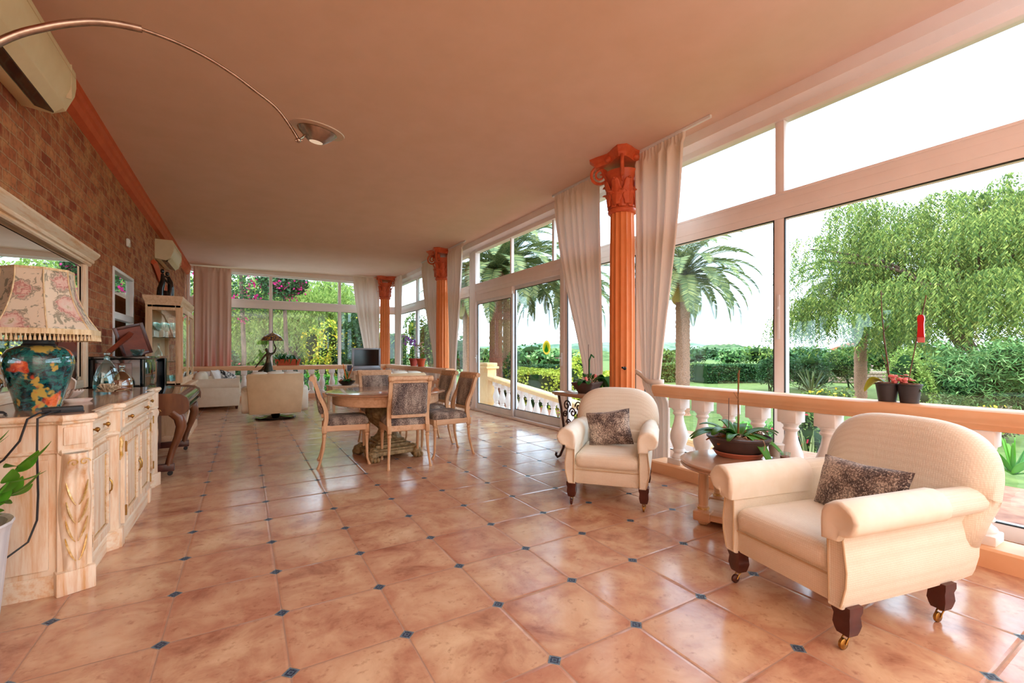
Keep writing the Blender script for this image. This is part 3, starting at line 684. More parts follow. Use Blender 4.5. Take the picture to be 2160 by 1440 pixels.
# ================================================================ dining set
def fur_legs(): pass
def make_dining_chair(label,loc,rz,group=None):
    t=thing('dining_chair',label,'chair',loc,rz,group)
    # seat rail, slightly bowed at the front
    o=[(-.215,.2),(-.235,-.2),(-.2,-.232),(0,-.245),(.2,-.232),(.235,-.2),(.215,.2)][::-1]
    b=MB(); b.puffy(o,[(.375,.97),(.382,1),(.43,1),(.437,.985)],'z'); build('seat_frame',b,m_wood_y,t,angle=30)
    o=roundrect(.44,.425,.06,4,0,-.015)
    b=MB(); b.puffy(o,[(.43,.97),(.445,1.02),(.465,1.03),(.485,1.0),(.502,.93),(.516,.75),(.522,.45),(.523,.15)],'z'); build('seat',b,m_fur,t,angle=80)
    for s in(-1,1):
        b=MB(); x=s*.2
        b.box(x-.024,x+.024,-.235,-.187,.365,.435,.006)
        b.lathe([(.001,0),(.017,0),(.019,.01),(.014,.03),(.0125,.07),(.015,.2),(.0185,.30),(.0165,.31),(.024,.322),(.024,.332),(.017,.342),(.024,.352),(.026,.362),(.001,.375)],(x,-.211,0),14); 
        # outward flick of the foot
        b.v=[(vx,vy-(.03*max(0,(.12-vz)/.12)**2 if vz<.12 else 0),vz) for vx,vy,vz in b.v]
        build('leg',b,m_wood,t)
        b=MB(); b.box(x-.021,x+.021,.185,.235,.36,.44,.006)
        b.lathe([(.001,0),(.016,0),(.018,.01),(.0135,.03),(.0125,.07),(.015,.2),(.0185,.30),(.0165,.31),(.023,.322),(.023,.332),(.017,.342),(.023,.352),(.001,.362)],(x,.21,0),14)
        b.v=[(vx+s*.02*(max(0,(.3-vz)/.3)**2),vy+.06*max(0,(.3-vz)/.3)**1.8,vz) for vx,vy,vz in b.v]
        build('leg',b,m_wood,t)
        # sabre-curved back post
        b=MB(); rs=[]
        for i in range(15):
            v=i/14; z=.42+.50*v; y=.205+.035*v+.075*v**2.2-.03*math.sin(PI*min(1,v*1.6))*(1 if v<.62 else 0)
            w=.021-.003*v; rs.append([(x-w,y-w,z),(x+w,y-w,z),(x+w,y+w,z),(x-w,y+w,z)])
        b.rings(rs); b.lathe([(.001,-.028),(.027,-.028),(.03,-.02),(.03,.02),(.027,.028),(.001,.028)],seg=14,M=T(x,.327,.93)@R(PI/2,'Y'))
        build('back_post',b,m_wood,t,angle=40)
    b=MB(); b.tube([(-.2,.325,.935),(.2,.325,.935)],.026,12); b.box(-.185,.185,.285,.318,.885,.93,.005); build('top_rail',b,m_wood_y,t)
    b=MB(); b.box(-.185,.185,.215,.24,.52,.56,.006); build('lower_rail',b,m_wood_y,t)
    M=T(0,.262,.722)@R(-.16,'X')
    b=MB(); b.puffy(roundrect(.366,.335,.02,3),[(-.036,.2),(-.034,.6),(-.028,.85),(-.016,.97),(-.008,1),(.012,1),(.02,.97),(.028,.8),(.03,.4)],'y',M); build('back_pad',b,m_fur,t,angle=70)
    return t
G='dining chairs around the oval pedestal table'
dc=make_dining_chair('limed dining chair with its fur-covered back turned to the camera, in front of the table',(1.5,4.80,0),face(.09,.995),G)
dup(dc,(.95,5.16,0),face(.995,-.14),'leftmost limed dining chair, seen side-on with its fur seat toward the table',G)
dup(dc,(2.06,5.00,0),face(-.995,-.02),'rightmost limed dining chair, facing left, nearer of the two beside the sliding door',G)
dup(dc,(2.10,5.72,0),face(-.995,-.03),'limed dining chair facing left, partly hidden behind the rightmost dining chair',G)
dup(dc,(1.55,5.98,0),face(0,-1),'limed dining chair on the far side of the table, facing the camera',G)
t=thing('dining_table','round limed dining table with a glossy top on a carved clawfoot pedestal','table',(1.44,5.26,0),.1)
E_=lambda r,n=64:[(r*1.04*math.cos(2*PI*i/n),r*math.sin(2*PI*i/n)) for i in range(n)]
b=MB(); b.rings([[(x,y,z) for x,y in E_(r)] for r,z in((.02,.728),(.60,.728),(.635,.733),(.65,.742),(.652,.752),(.64,.760),(.63,.762),(.02,.762))]); build('tabletop',b,m_top,t,angle=30)
b=MB(); b.rings([[(x,y,z) for x,y in E_(r)] for r,z in((.5,.62),(.565,.62),(.575,.63),(.575,.70),(.585,.712),(.585,.728),(.5,.728))]); build('apron',b,m_wood_y,t,angle=30)
m_carve=pm('carved weathered wood',S(178,160,118),S(126,108,72),24,rough=.55,bmp=.8,bdist=.02)
b=MB(); b.lathe([(.001,.20),(.15,.20),(.16,.215),(.13,.25),(.115,.27),(.10,.31),(.115,.335),(.19,.40),(.235,.47),(.245,.52),(.22,.57),(.17,.60),(.2,.62),(.001,.63)],seg=48,mod=lambda a,z:1+.05*math.cos(a*12)*(1 if z>.33 else 0)); build('pedestal',b,m_carve,t,angle=60)
b=MB()
for z0,z1,w in((.055,.10,.27),(.10,.125,.255),(.125,.165,.205),(.165,.19,.17),(.19,.215,.15)): b.box(-w,w,-w,w,z0,z1,.01)
build('plinth',b,m_carve,t)
for sx_,sy_ in((-1,-1),(1,-1),(-1,1),(1,1)):
    b=MB(); b.ell((sx_*.255,sy_*.235,.06),(.06,.075,.06),.85)
    for k in(-.035,0,.035):
        b.ell((sx_*.255+k,sy_*.30,.03),(.02,.038,.03),.9,12,8)
    b.ell((sx_*.235,sy_*.2,.1),(.05,.06,.045)); build('claw_foot',b,m_carve,t)

# ================================================================ round side table
t=thing('side_table','round limed side table with fluted legs between the two cream armchairs','table',(2.99,1.88,0),.35)
b=MB(); b.lathe([(.001,.385),(.36,.385),(.385,.392),(.392,.40),(.385,.408),(.392,.415),(.395,.425),(.385,.432),(.001,.447)],seg=64); build('tabletop',b,m_top,t,angle=30)
for k in range(4):
    a=PI/4+k*PI/2; x,y=.27*math.cos(a),.27*math.sin(a)
    b=MB(); b.lathe([(.038,.1),(.038,.115),(.032,.12),(.036,.13),(.030,.14)],(x,y,0),16)
    b.lathe([(.001,.12),(.030,.12),(.034,.2),(.033,.3),(.030,.355),(.038,.36),(.04,.372),(.034,.394),(.001,.394)],(x,y,0),48,mod=lambda a_,z:1-.10*abs(math.cos(a_*6)) if .13<z<.35 else 1)
    l=build('leg',b,m_wood,t,angle=50); build('gilt_collar',MB().lathe([(.033,.108),(.04,.112),(.04,.122),(.033,.126)],(x,y,0),20),m_gold,l)
b=MB(); q=.235; o=[(-q,-q),(q,-q),(q,q),(-q,q)]; b.box(-q-.0,q,-q,q,.045,.09,.006)
for sx_ in(-1,1):
    for sy_ in(-1,1): b.box(sx_*.191-.055,sx_*.191+.055,sy_*.191-.055,sy_*.191+.055,.035,.1,.006); b.ell((sx_*.191,sy_*.191,.02),(.035,.035,.02),.9)
build('lower_shelf',b,m_wood_y,t,angle=30)
# orchid bowl on it
def strap_leaf(L,W,az,rise,drop,z0=0,x0=0,y0=0,twist=0,nu=5,nv=9):
    d=(math.cos(az),math.sin(az))
    def fn(u,v):
        s=(u-.5)*2; w=W/2*(math.sin(PI*min(.97,.12+v*.86))**.55); r=L*v*(1-.12*v)
        z=z0+rise*v-drop*v*v+.25*w*abs(s)
        n=(-d[1],d[0]); tw=twist*v
        return (x0+d[0]*r+n[0]*s*w*math.cos(tw),y0+d[1]*r+n[1]*s*w*math.cos(tw),z+s*w*math.sin(tw))
    return MB().grid(nu,nv,fn)
def leaf_bunch(parent,specs,mat,nm='leaf'):
    for sp in specs: build(nm,strap_leaf(*sp[:-1]) if isinstance(sp[-1],str) else strap_leaf(*sp),mat,parent,angle=180,solid=.003)
t=thing('potted_orchid','orchid with long strap leaves in a wide brown bowl on the round side table','potted plant',(3.10,1.96,.447))
build('saucer',MB().lathe([(.001,.0),(.15,.0),(.172,.03),(.176,.032),(.168,.036),(.15,.012),(.001,.01)],seg=40),m_terra2,t)
build('pot',MB().lathe([(.001,.012),(.13,.012),(.165,.05),(.195,.10),(.207,.125),(.215,.128),(.216,.142),(.206,.144),(.198,.135),(.001,.12)],seg=40),m_potb,t)
build('soil',MB().lathe([(.001,.118),(.196,.12),(.198,.13),(.12,.142),(.001,.15)],seg=24),m_soil,t)
rnd=random.Random(3)
b=MB()
for i in range(22):
    a=rnd.uniform(0,2*PI); r=rnd.uniform(.05,.18); p=[(r*math.cos(a),r*math.sin(a),.13)]
    for k in range(5): p.append((p[-1][0]+rnd.uniform(-.025,.025),p[-1][1]+rnd.uniform(-.025,.025),.14+rnd.uniform(-.01,.035)))
    b.tube(p,.003,5)
b.tube([(-.05,-.19,.15),(-.06,-.215,.15),(-.055,-.225,.12),(-.07,-.228,.08)],.003,5)
build('aerial_roots',b,m_root,t)
view=math.atan2(-.86,-.51)   # toward the camera side
lv=[]
L_=[(.30,.06,2.75,.13,.16),(.27,.06,2.45,.16,.20),(.22,.07,3.1,.2,.2),(.20,.055,2.2,.18,.14),(.26,.06,-.35,.13,.14),(.28,.055,-.05,.10,.14),(.22,.07,.5,.2,.22),(.16,.05,1.2,.2,.15),(.24,.05,3.5,.12,.13),(.18,.06,-1.0,.16,.16)]
for L,W,a,ri,dr in L_: build('leaf',strap_leaf(L*1.22,W*1.35,a,ri*1.15,dr,.14,.05*math.cos(a),.05*math.sin(a)),m_lf_orchid,t,angle=180,solid=.003)
for L,W,a,ri,dr in((.27,.085,-1.75,.06,.25),(.34,.09,-1.2,.06,.27)): build('leaf',strap_leaf(L,W,a,ri,dr,.15,.04*math.cos(a),.04*math.sin(a)),m_lf_bright,t,angle=180,solid=.003)
for L,W,a,ri,dr in((.2,.05,2.6,.02,.05),(.16,.06,3.0,.03,.08),(.15,.06,1.5,.12,.1)): build('withered_leaf',strap_leaf(L,W,a,ri,dr,.14,.06*math.cos(a),.06*math.sin(a)),m_lf_or,t,angle=180,solid=.003)
b=MB(); b.tube([(.0,.0,.13),(.005,.0,.30),(-.002,0,.45),(.008,0,.62)],.0045,6); b.tube([(.0,.0,.40),(-.04,.01,.46)],.003,5); b.tube([(.005,.01,.13),(.01,.01,.60)],.003,6)
build('flower_stem',b,pm('tan stem',S(166,112,60),S(120,84,44),40,rough=.6),t)
build('support_stick',MB().tube([(-.09,.02,.13),(-.085,.02,.42)],.0028,6),m_darkwood,t)
t=thing('candle_glass','small glass cup of dark red wax on the round side table','candle',(3.155,1.66,.447))
build('glass',MB().lathe([(.001,0),(.028,0),(.034,.07),(.0325,.07),(.027,.004),(.001,.004)],seg=24),m_clear,t)
build('wax',MB().lathe([(.001,.005),(.027,.005),(.031,.045),(.001,.043)],seg=24),m_wax,t)
t=thing('paper_cup','white paper tub behind the orchid bowl on the round side table','cup',(3.30,1.80,.447))
build('cup_body',MB().lathe([(.001,0),(.04,0),(.052,.085),(.055,.088),(.052,.09),(.001,.086)],seg=24),m_white,t)
# ================================================================ cast-iron table with bonsai bowl beside the column
t=thing('iron_side_table','small rectangular table with scrolled cast-iron legs beside the near column','table',(3.26,3.86,0))
build('tabletop',MB().box(-.29,.27,-.33,.24,.735,.765,.012).box(-.27,.25,-.31,.22,.722,.737,.005),m_top,t)
def scroll(x,mb,s):
    mb.tube([(x,-.28,.72),(x,-.24,.60),(x,-.20,.45),(x,-.17,.3),(x,-.19,.15),(x,-.25,.05),(x,-.30,.02),(x,-.33,.04),(x,-.32,.07)],[.014]*9,6)
    mb.tube([(x,.20,.72),(x,.16,.60),(x,.12,.45),(x,.09,.3),(x,.11,.15),(x,.17,.05),(x,.22,.02),(x,.25,.04),(x,.24,.07)],[.014]*9,6)
    for (cy,czz,r,n) in((-.15,.62,.06,1),(.05,.62,.06,-1),(-.05,.55,.055,1),(-.1,.45,.05,-1),(.02,.43,.045,1),(-.04,.33,.05,1),(-.05,.22,.04,-1),(-.16,.52,.04,1),(.08,.52,.04,-1)):
        pts=[(x,cy+n*r*(1-i/26)*math.cos(i*.42),czz+r*(1-i/26)*math.sin(i*.42)) for i in range(22)]; mb.tube(pts,.008,5)
    mb.tube([(x,-.18,.26),(x,-.04,.30),(x,.10,.26)],.012,6)
for x in(-.22,.2):
    b=MB(); scroll(x,b,1); build('leg',b,m_iron,t)
b=MB(); b.tube([(-.22,-.04,.3),(-.1,-.04,.26),(.08,-.04,.26),(.2,-.04,.3)],.012,6)
b.box(-.22,.2,-.28,-.272,.64,.722)
for i in range(4): 
    for s in(1,-1): b.tube([(-.17+i*.1+s*.03*(1-j/16)*math.cos(j*.5),-.276,.60+.035*(1-j/16)*math.sin(j*.5)) for j in range(14)],.006,5)
build('stretcher',b,m_iron,t)
t=thing('bonsai_bowl','dark rectangular bonsai bowl of roots and trailing green leaves on the iron table','potted plant',(3.17,3.72,.766),.5)
rs=[]
for z,w,d_ in((0,.105,.07),(.03,.12,.08),(.095,.165,.115),(.105,.172,.122),(.118,.172,.122),(.118,.16,.11),(.1,.155,.105)):
    rs.append([(x,y,z) for x,y in roundrect(w*2,d_*2,.02,3)])
build('pot',MB().rings(rs),m_potb,t,angle=40)
b=MB()
for i in range(46):
    a=rnd.uniform(0,2*PI); r=rnd.uniform(0,.09); p=[(r*math.cos(a)*1.4,r*math.sin(a),.10)]
    for k in range(4): p.append((p[-1][0]+rnd.uniform(-.03,.03),p[-1][1]+rnd.uniform(-.025,.025),p[-1][2]+rnd.uniform(-.005,.03)))
    b.tube(p,.0035,5)
build('aerial_roots',b,m_root,t)
for L,W,a,ri,dr in((.2,.07,-.2,.2,.34),(.22,.075,-.7,.22,.42),(.18,.07,.5,.26,.3),(.14,.05,2.8,.1,.1),(.16,.05,3.6,.08,.1),(.2,.045,3.2,.12,.16),(.2,.075,-.45,.3,.46)): build('leaf',strap_leaf(L*1.15,W*1.5,a,ri*1.2,dr,.11,.09*math.cos(a),.05*math.sin(a)),m_lf_dark,t,angle=180,solid=.003)
b=MB(); b.tube([(.06,0,.1),(.05,0,.25),(.055,0,.35),(.09,-.01,.41),(.14,-.02,.38)],.009,6); build('stem',b,m_lf_dark,t)
build('support_stick',MB().tube([(.03,0,.1),(.03,0,.52)],.003,5),m_darkwood,t)
for x,y,z in((-.12,-.03,.15),(.11,-.05,.17)): build('bud',MB().ell((x,y,z),(.018,.018,.028)),m_pink,t)
# ================================================================ double pot on the handrail
t=thing('twin_orchid_pot','two joined charcoal pots with bare orchid sticks and pink petals on the handrail','potted plant',(3.66,1.215,.873),PI/2)
b=MB()
for x in(-.058,.058): b.lathe([(.001,0),(.047,0),(.062,.11),(.066,.112),(.066,.12),(.058,.12),(.056,.10),(.001,.1)],(x,0,0),28)
build('pot',b,m_potk,t)
build('soil',MB().lathe([(.001,.1),(.056,.102),(.05,.125),(.001,.13)],(-.058,0,0),16).lathe([(.001,.1),(.056,.102),(.05,.125),(.001,.13)],(.058,0,0),16),m_soil,t)
m_stick=pm('dark cane',S(70,44,36),S(120,80,48),20,rough=.6)
b=MB(); b.tube([(.045,0,.12),(.055,0,.25),(.075,0,.42),(.085,0,.56),(.092,0,.74)],[.006,.005,.004,.003,.002],6); b.tube([(.05,0,.16),(.07,0,.26),(.09,0,.31)],.0025,5); b.tube([(.078,0,.46),(.05,0,.50)],.0025,5); build('cane',b,m_stick,t)
build('cane',MB().tube([(-.05,0,.12),(-.085,0,.35),(-.14,0,.68)],.0032,6),m_stick,t)
b=MB(); b.rings([[(-.115+dx*k,dy,z) for dx,dy in((-.018,-.008),(.018,-.008),(.018,.008),(-.018,.008))] for z,k in((.42,1.0),(.44,.9),(.50,.8),(.535,1.0),(.555,.8),(.56,.3))]); tg=build('plant_clip',b,m_red,t,angle=30)
b=MB(); b.box(-.133,-.097,-.004,.004,.385,.42,.002); build('clip_tab',b,m_pink,tg)
b=MB()
for i in range(26): b.ell((rnd.uniform(-.075,.03),rnd.uniform(-.03,.03),rnd.uniform(.125,.175)),(rnd.uniform(.008,.02),rnd.uniform(.008,.018),rnd.uniform(.004,.012)),.9,7,5)
build('dried_petals',b,m_pink,t)
build('leaf',strap_leaf(.13,.085,.05,.10,.16,.12,.07,0,.9),m_lf_edge,t,angle=180,solid=.003)
build('leaf',strap_leaf(.115,.06,.05,.095,.145,.125,.075,-.003,.9),m_lf_dark,t,angle=180,solid=.003)
build('leaf',strap_leaf(.11,.035,2.9,.08,.13,.12,-.03,-.01,-.6),m_lf_bright,t,angle=180,solid=.003)
build('leaf',strap_leaf(.09,.03,3.3,.03,.08,.14,-.04,0,-.6),m_lf_bright,t,angle=180,solid=.003)
build('green_tie',MB().tube([(.06,0,.20),(0,.0,.185),(-.062,0,.165)],.003,5),pm('green plastic',S(20,160,110),rough=.4),t)
# ================================================================ console / sideboard against the brick wall
SB=thing('sideboard','long whitewashed sideboard with breakfront doors and gilded acanthus posts under the mirror','sideboard',(0,0,0))
Y0,Y1=3.02,5.17; XB=-1.235; XA=-.715; XC=-.665
b=MB(); b.prism([(XB,Y0+.03),(-.80,Y0+.03),(XA,Y0+.10),(XA,3.585),(XC,3.60),(XC,4.60),(XA,4.615),(XA,Y1-.10),(-.80,Y1-.03),(XB,Y1-.03)],'z',.10,.845)
build('carcass',b,m_wash,SB,smooth=False)
def plan(e): return [(XB,Y0-e+.02),(-.80,Y0-e+.02),(-.765+e*.3,Y0-.01-e*.7),(-.665+e*.7,Y0+.05-e*.3),(-.675+e,Y0+.12),(XA+.012+e,Y0+.16),(XA+.012+e,3.55),(XC+.012+e,3.585),(XC+.012+e,4.615),(XA+.012+e,4.65),(XA+.012+e,Y1-.16),(-.675+e,Y1-.12),(-.665+e*.7,Y1-.05+e*.3),(-.765+e*.3,Y1+.01+e*.7),(-.80,Y1+e-.02),(XB,Y1+e-.02)]
b=MB(); b.rings([[(x,y,z) for x,y in plan(e)] for e,z in((.0,.838),(.012,.845),(.014,.853),(.026,.858),(.030,.866),(.028,.876),(.020,.884),(.012,.885))])
build('worktop_edge',b,m_wash_y,SB,angle=30)
build('worktop',MB().prism(plan(.006),'z',.8835,.887),m_top,SB,smooth=False)
b=MB(); 
b.rings([[(x,y,z) for x,y in plan(e-.004)] for e,z in((.0,0),(.0,.085),(-.01,.1),(-.018,.105))]); build('plinth',b,m_wash_y,SB,angle=30)
b=MB(); b.rings([[(x,y,z) for x,y in plan(e-.012)] for e,z in((-.01,.685),(.0,.69),(.012,.70),(.012,.708),(-.004,.716))]); build('waist_moulding',b,m_wash_y,SB,angle=30)
# plain end panel mouldings
b=MB(); b.box(-1.20,-.82,Y0+.015,Y0+.03,.13,.67,.006); build('end_panel',b,m_wash,SB)
def panelframe(mb,x,y0,y1,z0,z1,w,t0,t1):
    mb.box(x+t0,x+t1,y0,y0+w,z0,z1,.003); mb.box(x+t0,x+t1,y1-w,y1,z0,z1,.003); mb.box(x+t0,x+t1,y0+w,y1-w,z1-w,z1,.003); mb.box(x+t0,x+t1,y0+w,y1-w,z0,z0+w,.003)
def sdoor(x,y0,y1,hinge):
    z0,z1=.125,.672
    d=build('door',MB().box(x,x+.012,y0,y1,z0,z1,.002),m_wash,SB)
    f=MB(); panelframe(f,x,y0,y1,z0,z1,.05,.008,.022); build('door_frame',f,m_wash,d)
    f=MB(); panelframe(f,x,y0+.05,y1-.05,z0+.05,z1-.05,.012,.01,.028); build('door_moulding',f,m_white if False else m_wash_y,d)
    f=MB(); panelframe(f,x,y0+.064,y1-.064,z0+.064,z1-.064,.004,.01,.015); build('gilt_line',f,m_gold,d)
    hy=y0+.012 if hinge<0 else y1-.012
    for z in(.2,.6): build('hinge',MB().tube([(x+.026,hy,z-.028),(x+.026,hy,z+.028)],.006,8).ell((x+.026,hy,z+.032),(.007,.007,.007)),m_brass,d)
    hy=y1-.026 if hinge<0 else y0+.026
    build('handle',MB().tube([(x+.02,hy,.36),(x+.034,hy,.375),(x+.036,hy,.40),(x+.034,hy,.425),(x+.02,hy,.44)],.005,6).ell((x+.022,hy,.36),(.006,.009,.012)).ell((x+.022,hy,.44),(.006,.009,.012)),m_brass,d)
sdoor(XA,3.14,3.56,-1); sdoor(XC,3.66,4.095,-1); sdoor(XC,4.105,4.54,1); sdoor(XA,4.63,5.04,1)
def sdrawer(x,y0,y1,knobs):
    d=build('drawer',MB().box(x,x+.012,y0,y1,.728,.828,.002),m_wash_y,SB)
    f=MB(); panelframe(f,x,y0,y1,.728,.828,.016,.008,.022); build('drawer_moulding',f,m_wash_y,d)
    for k in knobs: build('knob',MB().ell((x+.032,k,.778),(.012,.012,.012)).tube([(x+.01,k,.778),(x+.03,k,.778)],.005,6).tube([(x+.03,k-.02,.776),(x+.034,k,.764),(x+.03,k+.02,.776)],.003,5),m_brass,d)
sdrawer(XA,3.14,3.56,(3.24,3.46)); sdrawer(XC,3.66,4.54,(3.82,4.38)); sdrawer(XA,4.63,5.04,(4.73,4.94))
def post(cx,cy,ang,w=.13):
    """carved corner post; local +x is its outward normal"""
    M=T(cx,cy,0)@R(ang,'Z')
    p=build('corner_post',MB().box(-.09,.012,-w/2,w/2,.70,.84,.004,M).box(.01,.02,-w/2+.02,w/2-.02,.735,.825,.004,M).box(-.09,.032,-w/2-.008,w/2+.008,0,.115,.005,M).box(-.09,.0,-w/2,w/2,.1,.71,.003,M),m_wash,SB)
    def dep(v):
        return .012+.055*math.exp(-((v-.93)/.10)**2)+.030*math.exp(-((v-.62)/.22)**2)+.02*math.exp(-((v-.05)/.15)**2)
    def fn(u,v):
        s=(u-.5)*2; z=.115+.58*v; hw=w/2*(.70+.28*math.sin(PI*v*.9)**2+.2*max(0,v-.85)*4*.3)
        lobes=.010*abs(math.sin(v*22+2.2*abs(s)*2))*(abs(s)**.7); rib=.010*max(0,1-abs(s)*5)
        ed=(1-abs(s)**6)
        return (dep(v)*ed+(lobes+rib)*ed-.004,s*hw,z)
    build('acanthus_carving',MB().grid(25,61,fn,M),m_wash,p,angle=180)
    g=MB()
    for s in(-1,1):
        for k,v0 in enumerate((.08,.24,.40,.56)):
            pts=[]
            for i in range(10):
                t=i/9; v=v0+.20*t; y=s*w/2*(.08+.72*t**.8*(1-.25*t)); pts.append((dep(v)+.010-.006*t,y,.115+.58*v))
            g.tube(pts,[.002+.0035*math.sin(PI*i/9) for i in range(10)],5,M)
    for s in(-1,1): g.tube([(dep(.93)+.01+.0*i,s*(.02+.022*(1-i/12)*math.cos(i*.7)),.655+.02*(1-i/12)*math.sin(i*.7)) for i in range(11)],.003,5,M)
    build('gilding',g,m_gold,p)
post(-.728,3.055,-PI/2+.42); post(-.728,5.135,PI/2-.42)
def pil(y):
    p=build('pilaster',MB().box(XC-.06,XC+.012,y-.028,y+.028,.70,.84,.004).box(XC-.06,XC+.004,y-.026,y+.026,.1,.70,.003).box(XC-.06,XC+.022,y-.036,y+.036,0,.115,.004),m_wash,SB)
    build('gilt_drop',MB().tube([(XC+.006,y,.67),(XC+.012,y+.006,.64),(XC+.01,y-.006,.60),(XC+.012,y+.004,.56),(XC+.006,y,.53)],[.008,.011,.008,.009,.003],8),m_gold,p)
pil(3.625); pil(4.575)
# ================================================================ mirror
t=thing('wall_mirror','huge mirror in a moulded whitewashed frame above the sideboard','mirror',(0,0,0))
my0,my1,mz0,mz1=2.75,5.42,.888,2.09
b=MB(); prof=[(WX+.005,1.975),(WX+.05,1.975),(WX+.06,1.985),(WX+.06,2.0),(WX+.075,2.005),(WX+.08,2.02),(WX+.078,2.03),(WX+.10,2.05),(WX+.118,2.075),(WX+.12,2.09),(WX+.005,2.09)]
b.prism(prof,'y',my0-.04,my1+.04); build('cornice',b,m_wash_y,t,angle=25)
for y in(my0,my1-.11): 
    b=MB().box(WX+.005,WX+.04,y,y+.11,mz0,1.975,.004).box(WX+.035,WX+.055,y+.015,y+.04,mz0,1.975,.006).box(WX+.035,WX+.05,y+.06,y+.095,mz0,1.975,.006); build('frame_post',b,m_wash,t)
build('frame_rail',MB().box(WX+.005,WX+.04,my0+.11,my1-.11,mz0,mz0+.07,.004),m_wash_y,t)
b=MB(); b.quad((WX+.024,my0+.11,mz0+.07),(WX+.024,my1-.11,mz0+.07),(WX+.024,my1-.11,1.975),(WX+.024,my0+.11,1.975)); gl=build('mirror_glass',b,m_mirror,t,smooth=False)
b=MB(); y0,y1,z0,z1=my0+.11,my1-.11,mz0+.07,1.975; e=.03
for q in(((y0,z0),(y1,z0),(y1-e,z0+e),(y0+e,z0+e)),((y1,z0),(y1,z1),(y1-e,z1-e),(y1-e,z0+e)),((y1,z1),(y0,z1),(y0+e,z1-e),(y1-e,z1-e)),((y0,z1),(y0,z0),(y0+e,z0+e),(y0+e,z1-e))):
    b.add([(WX+(.0255 if i<2 else .029),*q[i]) for i in range(4)],[(0,1,2,3)])
build('bevelled_edge',b,m_mirror,gl,smooth=False)
# ================================================================ jar lamp
t=thing('table_lamp','large teal and orange painted jar lamp with a fringed floral shade on the sideboard','lamp',(-.966,3.44,.887))
t.scale=(.785,.785,.89)
build('jar_base',MB().lathe([(.001,0),(.112,0),(.114,.012),(.118,.03),(.135,.10),(.158,.17),(.178,.24),(.184,.285),(.178,.325),(.155,.36),(.12,.38),(.08,.39),(.001,.39)],seg=48),m_vase,t)
build('neck',MB().lathe([(.001,.385),(.085,.385),(.088,.392),(.078,.40),(.078,.44),(.07,.45),(.001,.45)],seg=32),m_blackm,t)
build('stem',MB().lathe([(.001,.44),(.012,.45),(.012,.84),(.001,.845)],seg=12),m_brass,t)
oct_=lambda a,z: 1-.055*(1-abs(math.cos(a*4)))*1.0
def sh(z): v=(z-.44)/.42; return .325-.15*v**.55 if v>0 else .325
pr=[]; 
for i in range(15):
    v=i/14; z=.475+.375*v; pr.append((.176+.142*(1-v)**2.1,z))
m8=lambda a,z: math.cos(PI/8)/math.cos(((a+PI/8)%(PI/4))-PI/8)
b=MB(); rs=[[(r*m8(2*PI*j/96,z)*math.cos(2*PI*j/96),r*m8(2*PI*j/96,z)*math.sin(2*PI*j/96),z) for j in range(96)] for r,z in pr]; b.rings(rs,cap0=False,cap1=False); shd=build('lamp_shade',b,m_shade,t,angle=180,solid=.003)
b=MB()
for r0,z0,z1,k in((.322,.455,.478,.004),(.318,.476,.487,.007),(.177,.842,.856,.004)):
    b.rings([[((r0+q)*m8(2*PI*j/96,0)*math.cos(2*PI*j/96),(r0+q)*m8(2*PI*j/96,0)*math.sin(2*PI*j/96),z) for j in range(96)] for q,z in((0,z0),(k,z0),(k,z1),(0,z1))],cap0=False,cap1=False)
for k in range(8):
    a=PI/8+k*PI/4; b.tube([((r+.002)*math.cos(a),(r+.002)*math.sin(a),z) for r,z in pr],.0045,6)
build('shade_braid',b,m_fringe,shd)
b=MB(); 
for j in range(88):
    a=2*PI*j/88; r=.323*m8(a,0); x,y=r*math.cos(a),r*math.sin(a)
    b.lathe([(.001,.458),(.004,.452),(.0035,.444),(.0055,.440),(.0085,.418),(.001,.416)],(x,y,0),6)
build('tassel_fringe',b,m_fringe,shd)
# black switch box and cords
t=thing('power_adapter','small black switch box beside the jar lamp with cords hanging down the sideboard end','adapter',(-.80,3.165,.887),.3)
build('box_body',MB().box(-.075,.075,-.035,.035,0,.028,.004).box(-.078,.078,-.038,.038,.0,.005,.002),m_blackm,t)
tag(build('hanging_cable',MB().tube([(-.80,3.14,.90),(-.82,3.06,.898),(-.843,2.985,.88),(-.842,2.975,.72),(-.838,2.975,.52),(-.842,2.975,.40),(-.865,2.95,.31),(-.93,2.90,.26),(-1.02,2.85,.22)],.0045,8),m_blackm),'black cord hanging in a long loop down the end of the whitewashed sideboard','cord')
tag(build('hanging_cable',MB().tube([(-.83,3.13,.90),(-.86,3.06,.898),(-.877,2.985,.88),(-.90,2.975,.78),(-.95,2.97,.70),(-1.03,2.96,.63)],.0045,8),m_blackm),'shorter black cord slanting down left from the black switch box','cord')
# glass bottles, shells, twig
def bottle(label,loc,prof,mat,sy=1,fill=None,fm=None,rz=0):
    t=thing('glass_bottle',label,'bottle',loc,rz)
    g=MB().lathe(prof,seg=32); g.v=[(x,y*sy,z) for x,y,z in g.v]; build('bottle_body',g,mat,t,angle=60)
    zt=prof[-1][1]; build('stopper',MB().ell((0,0,zt+.018),(.02,.02,.02)).lathe([(.001,-.01),(.011,-.01),(.012,.004),(.001,.004)],(0,0,zt),12),m_clear,t)
    if fill: g=MB().lathe(fill,seg=28); g.v=[(x,y*sy,z) for x,y,z in g.v]; build('liquid',g,fm,t)
    return t
bottle('tall aqua tinted glass decanter with a ball stopper at the back of the sideboard',(-1.0,5.03,.887),[(.001,0),(.086,0),(.094,.012),(.094,.05),(.087,.11),(.067,.17),(.043,.21),(.028,.235),(.02,.245),(.02,.275),(.024,.28)],m_aqua,.55,[(.001,.005),(.085,.008),(.088,.06),(.084,.10),(.001,.1)],glassmat('aqua liquid',(.5,.8,.82,1),1.3,1.2),rz=.6)
